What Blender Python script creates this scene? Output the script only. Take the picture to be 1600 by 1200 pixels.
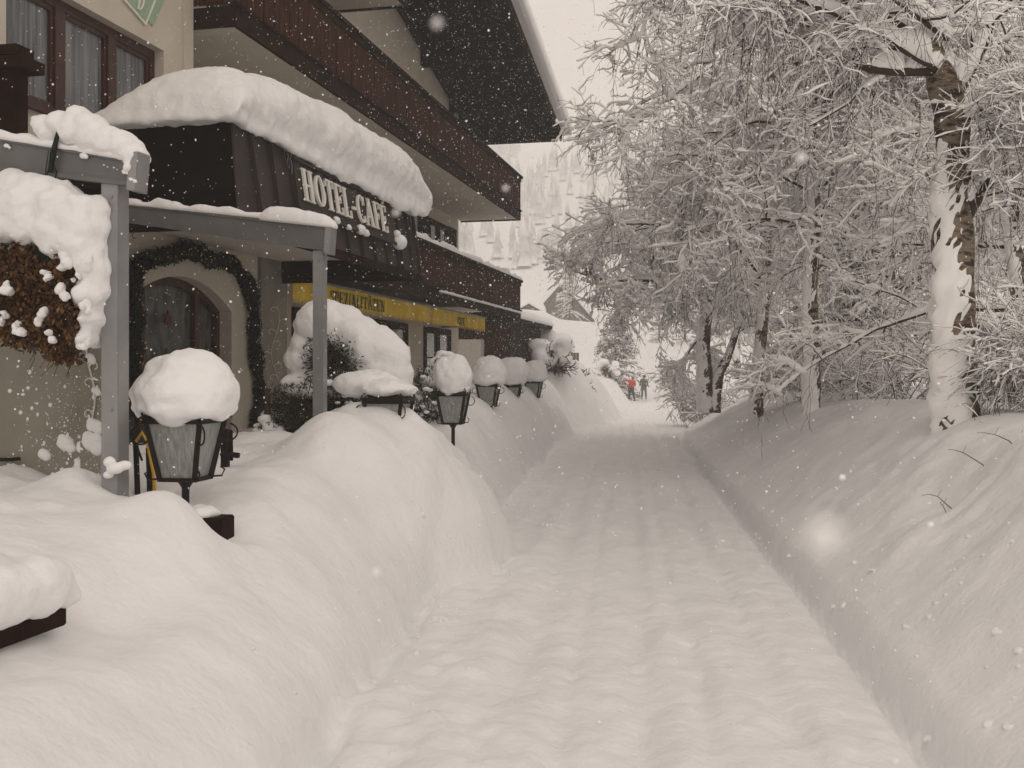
import bpy, bmesh, math, random
import numpy as np
from mathutils import Vector, Matrix, noise as mnoise

# ------------------------------------------------------------------ camera, world, sun, exposure
for o in list(bpy.data.objects): bpy.data.objects.remove(o)
scn = bpy.context.scene
col = scn.collection
R = math.radians
YAW = 12.3
F_PX = 1650.0
EYE = 1.65
HORIZ = 582.0
cam_d = bpy.data.cameras.new('camera'); cam = bpy.data.objects.new('camera', cam_d); col.objects.link(cam)
scn.camera = cam
cam.location = (0, 0, EYE)
cam.rotation_euler = (R(90), 0, R(YAW))
cam_d.sensor_width = 36; cam_d.lens = 36*F_PX/1600
cam_d.shift_y = -(600-HORIZ)/1600
cam_d.clip_start = 0.02; cam_d.clip_end = 2000
cam_d.dof.use_dof = True; cam_d.dof.focus_distance = 10; cam_d.dof.aperture_fstop = 13

world = bpy.data.worlds.new('World'); scn.world = world; world.use_nodes = True
nt = world.node_tree; nt.nodes.clear()
sky = nt.nodes.new('ShaderNodeTexSky'); sky.sky_type = 'NISHITA'; sky.sun_disc = False
sky.sun_elevation = R(50); sky.sun_rotation = R(165); sky.dust_density = 5; sky.air_density = 1
sks = nt.nodes.new('ShaderNodeVectorMath'); sks.operation = 'SCALE'; sks.inputs['Scale'].default_value = 0.10
nt.links.new(sky.outputs[0], sks.inputs[0])
mx = nt.nodes.new('ShaderNodeMix'); mx.data_type = 'RGBA'; mx.inputs['Factor'].default_value = 0.93   # closed cloud cover over the clear sky
mx.inputs['B'].default_value = (0.85, 0.75, 0.66, 1)
nt.links.new(sks.outputs[0], mx.inputs['A'])
bg = nt.nodes.new('ShaderNodeBackground'); wo = nt.nodes.new('ShaderNodeOutputWorld')
bg.inputs['Strength'].default_value = 1.0
nt.links.new(mx.outputs['Result'], bg.inputs['Color']); nt.links.new(bg.outputs[0], wo.inputs[0])

sd = bpy.data.lights.new('sun', 'SUN'); sun = bpy.data.objects.new('sun', sd); col.objects.link(sun)
sd.energy = 0.42; sd.angle = R(50); sd.color = (1, .93, .86)
sun_dir = Vector((math.sin(R(165))*math.cos(R(50)), math.cos(R(165))*math.cos(R(50)), math.sin(R(50))))
sun.rotation_euler = sun_dir.to_track_quat('Z', 'Y').to_euler()

scn.view_settings.view_transform = 'Standard'; scn.view_settings.look = 'None'
scn.view_settings.exposure = 0.0; scn.view_settings.gamma = 1
scn.cycles.volume_bounces = 4
scn.cycles.max_bounces = 10
scn.cycles.diffuse_bounces = 10

# ------------------------------------------------------------------ helpers
Rv = Vector((math.cos(R(YAW)), math.sin(R(YAW)), 0)); Fv = Vector((-math.sin(R(YAW)), math.cos(R(YAW)), 0))
def P(px, D, py=None, z=None):
    """world point that lies D metres in front of the photographer, at column px; height from row py or z"""
    p = Rv*((px-800)/F_PX*D) + Fv*D
    p.z = z if z is not None else EYE-(py-HORIZ)/F_PX*D
    return p
def tag(o, label=None, cat=None, group=None, kind=None):
    if label: o['label'] = label
    if cat: o['category'] = cat
    if group: o['group'] = group
    if kind: o['kind'] = kind
    return o
def empty(name, loc=(0,0,0), rz=0, label=None, cat=None, group=None):
    o = bpy.data.objects.new(name, None); col.objects.link(o); o.location = loc; o.rotation_euler.z = rz
    o.empty_display_size = .2
    return tag(o, label, cat, group)
def link(name, me, mat, parent=None, smooth=False):
    if mat is not None and not me.materials:
        for m in (mat if isinstance(mat, (list, tuple)) else [mat]): me.materials.append(m)
    if smooth: me.polygons.foreach_set('use_smooth', [True]*len(me.polygons))
    o = bpy.data.objects.new(name, me); col.objects.link(o)
    if parent is not None:
        o.parent = parent
    return o
def copy_tree(o, parent=None):
    c = o.copy(); col.objects.link(c); c.parent = parent
    for ch in list(o.children): copy_tree(ch, c)
    return c
def np_mesh(name, V, F):
    """V (n,3), F (m,k) all same k"""
    V = np.asarray(V, dtype=np.float32); F = np.asarray(F, dtype=np.int32)
    me = bpy.data.meshes.new(name)
    me.vertices.add(len(V)); me.vertices.foreach_set('co', V.ravel())
    k = F.shape[1]
    me.loops.add(F.size); me.loops.foreach_set('vertex_index', F.ravel())
    me.polygons.add(len(F)); me.polygons.foreach_set('loop_start', np.arange(len(F), dtype=np.int32)*k)
    try: me.polygons.foreach_set('loop_total', np.full(len(F), k, dtype=np.int32))
    except Exception: pass
    me.update(calc_edges=True); me.validate()
    return me
def smooth_np(me):
    me.polygons.foreach_set('use_smooth', np.ones(len(me.polygons), dtype=bool)); me.update()

class MB:
    """collects boxes, bars, prisms, tubes -> one mesh"""
    def __init__(s): s.v = []; s.f = []
    def add(s, vs, fs):
        n = len(s.v); s.v += [tuple(v) for v in vs]; s.f += [tuple(i+n for i in f) for f in fs]
    def box(s, x0, x1, y0, y1, z0, z1):
        s.add([(x0,y0,z0),(x1,y0,z0),(x1,y1,z0),(x0,y1,z0),(x0,y0,z1),(x1,y0,z1),(x1,y1,z1),(x0,y1,z1)],
              [(0,3,2,1),(4,5,6,7),(0,1,5,4),(1,2,6,5),(2,3,7,6),(3,0,4,7)])
    def hexa(s, a, b):
        """two quads a (4 pts) and b (4 pts) joined"""
        s.add(list(a)+list(b), [(0,3,2,1),(4,5,6,7),(0,1,5,4),(1,2,6,5),(2,3,7,6),(3,0,4,7)])
    def bar(s, p, q, w, h, up=(0,0,1)):
        p = Vector(p); q = Vector(q); t = (q-p).normalized(); u = Vector(up)
        if abs(t.dot(u)) > .99: u = Vector((0,1,0))
        sd_ = t.cross(u).normalized(); uu = sd_.cross(t)
        a = [p+sd_*w/2*i+uu*h/2*j for i, j in ((-1,-1),(1,-1),(1,1),(-1,1))]
        b = [x+(q-p) for x in a]
        s.hexa(a, b)
    def tube(s, pts, r, n=8, closed_ends=True):
        pts = [Vector(p) for p in pts]; rs = r if isinstance(r, (list, tuple)) else [r]*len(pts)
        rings = []
        ref = Vector((.3,.2,1)).normalized()
        for i, p in enumerate(pts):
            t = (pts[min(i+1, len(pts)-1)]-pts[max(i-1, 0)]).normalized()
            a = t.cross(ref)
            if a.length < .05: a = t.cross(Vector((1,0,0)))
            a.normalize(); b = t.cross(a)
            rings.append([p+a*rs[i]*math.cos(2*math.pi*k/n)+b*rs[i]*math.sin(2*math.pi*k/n) for k in range(n)])
        vs = [v for rg in rings for v in rg]; fs = []
        for i in range(len(rings)-1):
            for k in range(n): fs.append((i*n+k, i*n+(k+1)%n, (i+1)*n+(k+1)%n, (i+1)*n+k))
        if closed_ends: fs.append(tuple(reversed(range(n)))); fs.append(tuple(range((len(rings)-1)*n, len(rings)*n)))
        s.add(vs, fs)
    def prism(s, poly, axis_vec):
        n = len(poly); a = [Vector(p) for p in poly]; b = [p+Vector(axis_vec) for p in a]
        s.add(a+b, [tuple(reversed(range(n))), tuple(range(n, 2*n))]+[(i, (i+1)%n, n+(i+1)%n, n+i) for i in range(n)])
    def build(s, name, mat, parent=None, smooth=False, bevel=0, origin=None):
        me = bpy.data.meshes.new(name)
        me.from_pydata(s.v, [], s.f); me.update()
        bm = bmesh.new(); bm.from_mesh(me)
        bmesh.ops.recalc_face_normals(bm, faces=bm.faces)
        if bevel: bmesh.ops.bevel(bm, geom=bm.edges[:], offset=bevel, segments=2, affect='EDGES', clamp_overlap=True)
        bm.to_mesh(me); bm.free()
        return link(name, me, mat, parent, smooth)

# numpy value noise
def _h(ix, iy, iz, seed):
    n = (ix*374761393 + iy*668265263 + iz*2147483647 + seed*1274126177) & 0xffffffff
    n = ((n ^ (n >> 13))*1274126177) & 0xffffffff
    n = n ^ (n >> 16)
    return (n & 0xffff)/65535.0*2-1
def vn(x, y, z=None, seed=0):
    x = np.asarray(x, float); y = np.asarray(y, float); z = np.zeros_like(x) if z is None else np.asarray(z, float)
    xi = np.floor(x).astype(np.int64); yi = np.floor(y).astype(np.int64); zi = np.floor(z).astype(np.int64)
    fx = x-xi; fy = y-yi; fz = z-zi
    fx = fx*fx*fx*(fx*(fx*6-15)+10); fy = fy*fy*fy*(fy*(fy*6-15)+10); fz = fz*fz*fz*(fz*(fz*6-15)+10)
    def L(a, b, t): return a+(b-a)*t
    r = 0
    c = [[[ _h(xi+i, yi+j, zi+k, seed) for k in (0,1)] for j in (0,1)] for i in (0,1)]
    return L(L(L(c[0][0][0], c[1][0][0], fx), L(c[0][1][0], c[1][1][0], fx), fy),
             L(L(c[0][0][1], c[1][0][1], fx), L(c[0][1][1], c[1][1][1], fx), fy), fz)
def fbm(x, y, z=None, seed=0, octv=4, gain=.5):
    a = 1; s_ = 0; t = 0
    x = np.asarray(x, float); y = np.asarray(y, float)
    for i in range(octv):
        f = 2.03**i
        s_ = s_+a*vn(x*f+i*7.3, y*f+i*3.1, None if z is None else np.asarray(z)*f, seed+i); t += a; a *= gain
    return s_/t
def sstep(a, b, x):
    t = np.clip((x-a)/(b-a), 0, 1); return t*t*(3-2*t)

# ------------------------------------------------------------------ materials
M = {}
def mat(name, base, rough=.7, spec=.3, var=0, vscale=8, bump=0, bscale=60, metal=0, coord='Object', stretch=(1,1,1), base2=None, detail=4):
    m = bpy.data.materials.new(name); m.use_nodes = True; t = m.node_tree; b = t.nodes['Principled BSDF']
    b.inputs['Base Color'].default_value = (*base, 1); b.inputs['Roughness'].default_value = rough
    b.inputs['Specular IOR Level'].default_value = spec; b.inputs['Metallic'].default_value = metal
    tc = t.nodes.new('ShaderNodeTexCoord'); mp = t.nodes.new('ShaderNodeMapping'); mp.inputs['Scale'].default_value = stretch
    t.links.new(tc.outputs[coord], mp.inputs[0])
    if var or base2:
        nz = t.nodes.new('ShaderNodeTexNoise'); nz.inputs['Scale'].default_value = vscale; nz.inputs['Detail'].default_value = detail
        t.links.new(mp.outputs[0], nz.inputs['Vector'])
        rp = t.nodes.new('ShaderNodeValToRGB')
        b2 = base2 if base2 else tuple(c*(1-var) for c in base)
        rp.color_ramp.elements[0].position = .35; rp.color_ramp.elements[1].position = .65
        rp.color_ramp.elements[0].color = (*b2, 1); rp.color_ramp.elements[1].color = (*base, 1)
        t.links.new(nz.outputs['Fac'], rp.inputs[0]); t.links.new(rp.outputs[0], b.inputs['Base Color'])
    if bump:
        n2 = t.nodes.new('ShaderNodeTexNoise'); n2.inputs['Scale'].default_value = bscale; n2.inputs['Detail'].default_value = 5
        t.links.new(mp.outputs[0], n2.inputs['Vector'])
        bp = t.nodes.new('ShaderNodeBump'); bp.inputs['Strength'].default_value = bump; bp.inputs['Distance'].default_value = .02
        t.links.new(n2.outputs['Fac'], bp.inputs['Height']); t.links.new(bp.outputs[0], b.inputs['Normal'])
    M[name] = m
    return m
mat('snow', (.86,.86,.87), .65, .25, bump=.35, bscale=35)
mat('snow_ground', (.85,.85,.86), .6, .25, bump=.45, bscale=22, base2=(.80,.80,.81), vscale=2.5)
mat('snow_tree', (.95,.945,.94), .7, .2)
mat('flake', (.95,.95,.95), .8, .2)
mat('plaster', (.60,.55,.475), .9, .1, var=.1, vscale=2, bump=.25, bscale=90)
mat('plaster_grey', (.27,.26,.215), .9, .1, var=.18, vscale=3, bump=.3, bscale=70)
mat('soffit', (.60,.56,.50), .85, .1, var=.08, vscale=1.5)
mat('wood', (.070,.026,.012), .85, .08, base2=(.026,.010,.006), vscale=6, bump=.4, bscale=20, stretch=(6,6,.6))
mat('wood_dark', (.024,.009,.006), .85, .1, base2=(.011,.005,.004), vscale=5, bump=.3, bscale=25)
mat('wood_red', (.060,.018,.012), .45, .4, var=.4, vscale=9, bump=.2, bscale=30)
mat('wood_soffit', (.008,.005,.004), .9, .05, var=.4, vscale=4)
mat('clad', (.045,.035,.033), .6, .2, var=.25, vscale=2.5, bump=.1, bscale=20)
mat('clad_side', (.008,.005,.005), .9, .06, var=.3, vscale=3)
mat('alu', (.30,.30,.31), .4, .5, var=.15, vscale=6, metal=.5)
mat('alu_dark', (.15,.15,.15), .5, .4, var=.15, vscale=6, metal=.3)
mat('iron', (.014,.009,.008), .6, .2, var=.3, vscale=12)
mat('letter', (.80,.78,.73), .5, .3, var=.12, vscale=9)
mat('needle', (.012,.020,.011), .7, .2, var=.5, vscale=9)
mat('needle_b', (.045,.040,.020), .7, .2, base2=(.022,.028,.014), vscale=7)
mat('dry', (.13,.062,.028), .8, .1, base2=(.05,.024,.012), vscale=14)
mat('dry_l', (.21,.12,.055), .8, .1, base2=(.085,.042,.018), vscale=14)
mat('twig', (.065,.047,.038), .8, .1, var=.4, vscale=4)
mat('yellow', (.90,.66,.10), .8, .1, base2=(.72,.48,.03), vscale=2.2, bump=.1, bscale=30)
mat('lettext', (.10,.10,.03), .8, .1)
mat('green_sign', (.33,.44,.33), .8, .1, var=.1, vscale=5)
mat('scroll', (.62,.62,.60), .7, .2)
mat('red', (.55,.035,.02), .7, .2, var=.15, vscale=6)
mat('dark_cloth', (.035,.035,.045), .8, .1, var=.3, vscale=8)
mat('grey_cloth', (.10,.11,.11), .8, .1, var=.4, vscale=6)
mat('skin', (.45,.25,.18), .6, .3)
mat('white_wall', (.68,.66,.62), .9, .1, var=.08, vscale=2)
mat('brown_far', (.17,.11,.085), .8, .1, base2=(.10,.065,.05), vscale=3, stretch=(3,3,.5))  # brown lightened in the colour itself, to look hazed by distance
mat('tan_far', (.38,.20,.10), .8, .1, var=.2, vscale=3)
mat('hose', (.65,.38,.03), .5, .4)
mat('terra', (.10,.035,.02), .7, .2)
mat('blue', (.03,.05,.16), .4, .4)

def glass(name, base, base2, scale=3, stretch=(1,1,1), rough=.08, spec=.6):
    m = mat(name, base, rough, spec, base2=base2, vscale=scale, stretch=stretch)
    return m
glass('pane_curtain', (.22,.23,.245), (.09,.10,.11), 3, (1, 7, .35))
glass('pane_dark', (.030,.030,.032), (.012,.012,.013), 3)
glass('pane_far', (.10,.10,.10), (.03,.03,.03), 3, (1,5,1))
glass('pane_arch', (.12,.125,.12), (.05,.05,.05), 5, (1,2,1), .12)
glass('lamp_glass', (.33,.34,.32), (.20,.21,.20), 9, (9,9,.8), .3, .5)

# birch bark : pale tan with dark horizontal bands and patches
def bark(name, pale, dark, bandscale=(3,3,16), thr=.5, amount=.12):
    m = bpy.data.materials.new(name); m.use_nodes = True; t = m.node_tree; b = t.nodes['Principled BSDF']
    b.inputs['Roughness'].default_value = .8; b.inputs['Specular IOR Level'].default_value = .2
    tc = t.nodes.new('ShaderNodeTexCoord'); mp = t.nodes.new('ShaderNodeMapping'); mp.inputs['Scale'].default_value = bandscale
    t.links.new(tc.outputs['Object'], mp.inputs[0])
    nz = t.nodes.new('ShaderNodeTexNoise'); nz.inputs['Scale'].default_value = 1.3; nz.inputs['Detail'].default_value = 6; nz.inputs['Roughness'].default_value = .7
    t.links.new(mp.outputs[0], nz.inputs['Vector'])
    rp = t.nodes.new('ShaderNodeValToRGB'); e = rp.color_ramp.elements
    e[0].position = thr-amount; e[0].color = (*dark, 1); e[1].position = thr; e[1].color = (*pale, 1)
    x = e.new(thr+.2); x.color = (*[c*.8 for c in pale], 1)
    t.links.new(nz.outputs['Fac'], rp.inputs[0]); t.links.new(rp.outputs[0], b.inputs['Base Color'])
    bp = t.nodes.new('ShaderNodeBump'); bp.inputs['Strength'].default_value = .8; bp.inputs['Distance'].default_value = .015
    t.links.new(nz.outputs['Fac'], bp.inputs['Height']); t.links.new(bp.outputs[0], b.inputs['Normal'])
    M[name] = m
bark('birch', (.24,.19,.14), (.030,.020,.015), (5,5,13), .545)
bark('bark_dark', (.09,.06,.045), (.025,.017,.013), (9,9,3), .5)
# striped awning cloth (stripes run down the slope, so they vary along the facade)
m = bpy.data.materials.new('stripe'); m.use_nodes = True; t = m.node_tree; b = t.nodes['Principled BSDF']; b.inputs['Roughness'].default_value = .85
tc = t.nodes.new('ShaderNodeTexCoord'); sp = t.nodes.new('ShaderNodeSeparateXYZ'); t.links.new(tc.outputs['Object'], sp.inputs[0])
ml = t.nodes.new('ShaderNodeMath'); ml.operation = 'MULTIPLY'; ml.inputs[1].default_value = 1/.17; t.links.new(sp.outputs['Y'], ml.inputs[0])
fr = t.nodes.new('ShaderNodeMath'); fr.operation = 'FRACT'; t.links.new(ml.outputs[0], fr.inputs[0])
rp = t.nodes.new('ShaderNodeValToRGB'); rp.color_ramp.interpolation = 'CONSTANT'
rp.color_ramp.elements[0].color = (.60,.40,.08,1); rp.color_ramp.elements[1].position = .5; rp.color_ramp.elements[1].color = (.55,.50,.40,1)
t.links.new(fr.outputs[0], rp.inputs[0]); t.links.new(rp.outputs[0], b.inputs['Base Color']); M['stripe'] = m

# ------------------------------------------------------------------ the snowed-in street
def xl(y): return -1.28-.125*y
def xr(y): return 1.36-.107*y
def lift(x, y): return 6.5*sstep(64, 92, y)*sstep(-10, -18, x)+3.6*sstep(76, 103, y)*sstep(-16, -9, x)
def G(x, y):
    x = np.asarray(x, float); y = np.asarray(y, float)
    wob = .10*vn(y*.7, y*0+3.3, seed=4)
    wobr = .05*vn(y*.8, y*0+1.3, seed=14)
    far = sstep(26, 36, y)
    dl = (xl(y)+wob-far*3.5)-x
    dr = x-(xr(y)+wobr+far*.8)
    # lateral place on the road 0..1
    z = -.42*sstep(25, 70, y)
    road = .014*fbm(x*2.0, y*.5, seed=1)+.016*fbm(x*6, y*1.1, seed=2, octv=3)+.026*np.maximum(0,fbm(x*8, y*4.2, seed=3, octv=4))+.010*fbm(x*9, y*9, seed=16, octv=2)+.009*fbm(x*24, y*20, seed=13, octv=2)
    for off, wd, dp in ((.16, .05, .02), (.60, .10, .040), (1.02, .06, .022), (1.30, .09, .034), (1.62, .05, .02), (1.95, .10, .030), (2.35, .10, .024)):
        c = xr(y)-off+.05*vn(y*.35, y*0+off*9, seed=6)
        dp = dp*.8; road = road-dp*np.exp(-((x-c)/wd)**2)*(.75+.4*vn(y*1.3, y*0+off, seed=8))+dp*.55*np.exp(-((x-c-wd*1.7)/wd)**2)+dp*.35*np.exp(-((x-c+wd*1.7)/wd)**2)
    sh = sstep(xl(y)+.95+.2*vn(y*.9, y*0, seed=9), xl(y)+.62+.2*vn(y*.9, y*0, seed=9), x)
    road = road+.06*sh*(1-sstep(8.6, 9.6, y))*(.8+.6*fbm(x*4, y*4, seed=10))
    road = road-.085*np.exp(-((dl+.05)/.055)**2)*(.6+.6*vn(y*1.2, y*0+2, seed=19))*(1-sstep(9, 11, y))
    # left bank
    Hl = np.interp(y, [-3,1.5,3,4.5,6,7.0,7.8,8.5,9.3,10.2,11.5,13,16,20,24,30], [.92,.92,.97,1.03,1.06,1.10,1.27,1.36,1.24,1.0,1.0,1.2,1.32,1.36,1.42,.6])
    kk = np.interp(y, [0,4,6,7.5,9,10.5,12,16,20,24], [1.0,.95,1.0,1.45,1.5,1.25,1.2,1.5,1.9,2.4])
    bulge = .50*np.exp(-(np.abs((y-8.9)/1.15)**2.5))
    dd = np.maximum(dl+bulge, 0)*kk
    kn = np.array([0,.12,.3,.55,.85,1.2,1.7,2.4]); kv = np.array([0,.22,.42,.62,.78,.89,.98,1.0])
    tt = np.linspace(0, 2.6, 120); tv = np.interp(tt, kn, kv); tv = np.convolve(np.pad(tv, 6, mode='reflect', reflect_type='odd'), np.ones(13)/13, 'valid')
    prof = np.interp(dd, tt, np.maximum(tv, 0))
    lb = Hl*prof*(1+.06*fbm(x*1.1, y*1.1, seed=21))
    lb = lb-.55*np.exp(-(((x+3.35)/.55)**2+((y-11.35)/.8)**2))
    lb = lb*(1-np.interp(y,[6,7.5,9.5,11],[.05,.22,.22,.1])*sstep(.75, 1.35, dl)-.12*sstep(1.6, 3.5, dl)*(1-far))
    lb = lb+.05*sstep(-.01, .07, dl)
    dm = np.clip(dl*2.5, 0, 1)
    flat = .35+.65*sstep(.7, 1.5, dd)
    lb = lb+dm*(.07*fbm(x*1.1, y*.9, seed=22)*(.5+.5*flat)+.03*fbm(x*4.5, y*4.5, seed=23, octv=3)*flat+.007*fbm(x*8, y*8, seed=24, octv=3))
    lb = lb+dm*(.055*fbm(y*1.7, lb*2.4, x*.8, seed=26, octv=2)+.045*fbm(y*4.5, lb*5.5, x*2, seed=27, octv=3)*np.clip(.4+vn(y*.8, x*.8, seed=28), 0, 1)+.006*fbm(y*11, lb*9, x*3, seed=29, octv=2))
    for cx_, cy_, r_, a_ in ((-2.9,4.95,.28,.10),(-3.45,5.2,.28,.16),(-2.75,7.6,.45,.08),(-2.85,8.6,.35,.09),(-3.6,6.4,.6,.10),(-3.75,13.3,.6,.14),(-4.0,15.2,.6,.12),(-4.3,17.9,.8,.12),(-4.7,21,.8,.15),(-2.9,3.2,.4,.08),(-4.6,19.4,.5,.15)):
        lb = lb+a_*np.exp(-((x-cx_)**2+(y-cy_)**2)/r_**2)
    for cx_, cy_, rx_, ry_, a_ in ((P(338,5.7,z=0).x,P(338,5.7,z=0).y,.15,.2,.13),(P(300,5.6,z=0).x,P(300,5.6,z=0).y,.16,.25,-.10),(P(40,4.0,z=0).x+.10,P(40,4.0,z=0).y-.1,.25,1.2,.22),(P(290,6.0,z=0).x,P(290,6.0,z=0).y,.3,.3,.10),(P(226,6.6,z=0).x,P(226,6.6,z=0).y,.35,.4,.22)):
        lb = lb-a_*np.exp(-((x-cx_)/rx_)**2-((y-cy_)/ry_)**2)
    # right bank
    Hr = np.interp(y, [-3,3,6,8,10,13,17,20,25,30,45], [1.25,1.3,1.30,1.2,1.22,1.15,1.12,1.1,1.12,1.1,1.2])
    wr = np.interp(y, [-3,4,8,20,40], [2.0,1.9,1.9,2.2,3.2])
    p = np.clip(dr/wr, 0, 1)
    rb = Hr*(.25*p+.75*np.sin(p*math.pi/2)**1.25)
    rb = rb*(1+.05*fbm(x*.9, y*.9, seed=31))
    rb = rb+.09*sstep(.0, .10, dr)-.13*np.exp(-((dr+.03)/.07)**2)
    # hollow scooped out of the bank with fluted back
    fl = np.exp(-(((dr-.95)/.30)**2+((y-7.6)/.95)**2))
    rb = rb-.13*fl*(1+.16*np.sin(y*7+3*vn(x*2, y*2, seed=33)))+.10*np.exp(-(((dr-1.45)/.35)**2+((y-7.6)/1.0)**2))
    dm = np.clip(dr*2, 0, 1)
    rb = rb+dm*(.06*fbm(x*.8, y*.7, seed=32)+.018*fbm(x*3.0, y*2.5, seed=35, octv=3)+.008*fbm(x*6, y*6, seed=34, octv=3))
    rb = rb+dm*(.07*fbm(y*1.3, rb*2.0, x*.8, seed=37, octv=2)+.05*fbm(y*4, rb*5, x*2, seed=38, octv=3)*np.clip(.4+vn(y*.7, x*.8, seed=39), 0, 1)+.006*fbm(y*10, rb*8, x*3, seed=40, octv=2))
    rb = rb+.10*sstep(2.5, 6, dr)*vn(x*.6, y*.6, seed=36)
    out = z+road*np.clip(1-np.maximum(dl, dr)*3, 0, 1)
    out = out+np.where(dl > -.45, np.maximum(lb, 0), 0)+np.where(dr > -.3, rb, 0)
    # big snow heaps on the left past the hotel
    for px, D, h_, r1, r2 in ((862,35,2.0,1.5,2.6),(898,38,1.9,1.3,3.5),(915,46,1.2,1.2,4.0),(805,31,1.75,1.6,1.6),(850,27,.9,.7,1.8),(765,31,1.85,.9,1.4),(938,62,1.35,1.4,4),(700,31,1.2,2,2)):
        c = P(px, D, z=0)
        q = ((x-c.x)/r1)**2+((y-c.y)/r2)**2
        out = np.maximum(out, (h_+.45)*np.exp(-q*q*.6-q*.25)*(1+.22*fbm(x*.8, y*.8, seed=41)+.07*fbm(x*3, y*3, seed=42))-.45)
    # rise of the land beyond
    out = out+lift(x, y)+.035*np.maximum(0, y-78)*(1+.3*vn(x*.05, y*.05, seed=44))+.10*np.maximum(0, x-1.5-.1*np.maximum(0, y-20))*sstep(30, 60, y)
    return out
def gz(x, y): return float(G(np.array([x]), np.array([y]))[0])

def axis(segs):
    out = [segs[0][0]]
    for a, b, d0, d1 in segs:
        n = max(1, int(round((b-a)/((d0+d1)/2)))); t_ = np.linspace(0, 1, n+1)[1:]
        w = d0+(d1-d0)*np.linspace(0, 1, n); cs = np.cumsum(w); out += list(a+(b-a)*cs/cs[-1])
    return np.array(out)
gx = axis([(-60,-14,6,1.2),(-14,-6,.8,.10),(-6,-4,.08,.045),(-4,3.4,.036,.036),(3.4,8,.05,.25),(8,70,.4,6)])
gy = axis([(-4,1,.3,.06),(1,9,.036,.040),(9,20,.042,.11),(20,45,.11,.35),(45,100,.4,1.4)])
GX, GY = np.meshgrid(gx, gy, indexing='ij'); GZ = G(GX, GY)
# small hollow where the snow has slid off the fence timber
nx_, ny_ = GX.shape
V = np.stack([GX, GY, GZ], -1).reshape(-1, 3)
idx = np.arange(nx_*ny_).reshape(nx_, ny_)
Fq = np.stack([idx[:-1,:-1], idx[1:,:-1], idx[1:,1:], idx[:-1,1:]], -1).reshape(-1, 4)
cxm = V[Fq][:,:,0].mean(1); cym = V[Fq][:,:,1].mean(1)
isroad = (cxm > xl(cym)-.02) & (cxm < xr(cym)+.02) & (cym < 40)
isl = (cxm <= xl(cym)-.02) & (cym < 24); isr = (cxm >= xr(cym)+.02) & (cym < 40)
rest = ~(isroad | isl | isr)
def sub_mesh(name, mask):
    f = Fq[mask]; u, inv = np.unique(f, return_inverse=True)
    me = np_mesh(name, V[u], inv.reshape(f.shape)); smooth_np(me)
    return link(name, me, M['snow_ground'])
tag(sub_mesh('road', isroad), kind='structure')
tag(sub_mesh('snow_bank', isl), kind='structure')
tag(sub_mesh('snow_bank', isr), kind='structure')
tag(sub_mesh('ground', rest), kind='structure')

# clods of snow broken off the banks
rgc = np.random.default_rng(12); bmc = bmesh.new()
for k in range(520):
    y_ = float(1.8+rgc.random()**1.6*22)
    if rgc.random() < .5: x_ = xl(y_)+float(rgc.normal(.12, .22))
    else: x_ = xr(y_)+float(abs(rgc.normal(0, .5)))-.1
    s_ = float(np.clip(np.exp(rgc.normal(-4.4, .45)), .005, .03))
    zc = gz(x_, y_)-s_*.1
    bmesh.ops.create_icosphere(bmc, subdivisions=2 if s_ > .02 else 1, radius=1, matrix=Matrix.Translation((x_, y_, zc)) @ Matrix.Rotation(rgc.random()*6.28, 4, 'Z') @ Matrix.Diagonal((s_*rgc.uniform(.8,1.7), s_*rgc.uniform(.7,1.2), s_*rgc.uniform(.5,.9), 1)))
for vx in bmc.verts: vx.co += Vector((mnoise.noise(vx.co*40), mnoise.noise(vx.co*40+Vector((9,0,0))), mnoise.noise(vx.co*40+Vector((0,9,0)))))*.012
mec = bpy.data.meshes.new('snow_clods'); bmc.to_mesh(mec); bmc.free()
tag(link('snow_clods', mec, M['snow_ground'], None, True), 'small clods of snow crumbled along the feet of the ploughed banks', 'snow clods', kind='stuff')

# far land and the wooded mountainside
hx = np.linspace(-260, 260, 80); hy = np.linspace(99, 420, 60)
HX, HY = np.meshgrid(hx, hy, indexing='ij')
def GH(x, y):
    b = .035*np.maximum(0, np.minimum(y, 99.9)-78)
    return b+lift(x, y)+.035*(np.minimum(y, 180)-99)+.36*np.maximum(0, np.minimum(y,400)-165-.1*np.abs(x))*(1+.15*vn(x*.008, y*.008, seed=51))+np.maximum(0, x-8)*.10*sstep(99, 60, y)+.10*np.maximum(0,x-1.5-8)*1.0*(1-sstep(99,260,y))
HZ = GH(HX, HY)
HZ[:,0] -= 3.5
me = np_mesh('mountainside', np.stack([HX, HY, HZ], -1).reshape(-1, 3), (lambda i: np.stack([i[:-1,:-1], i[1:,:-1], i[1:,1:], i[:-1,1:]], -1).reshape(-1, 4))(np.arange(HX.size).reshape(HX.shape)))
smooth_np(me)
tag(link('mountainside', me, M['snow_ground']), kind='structure')

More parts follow.
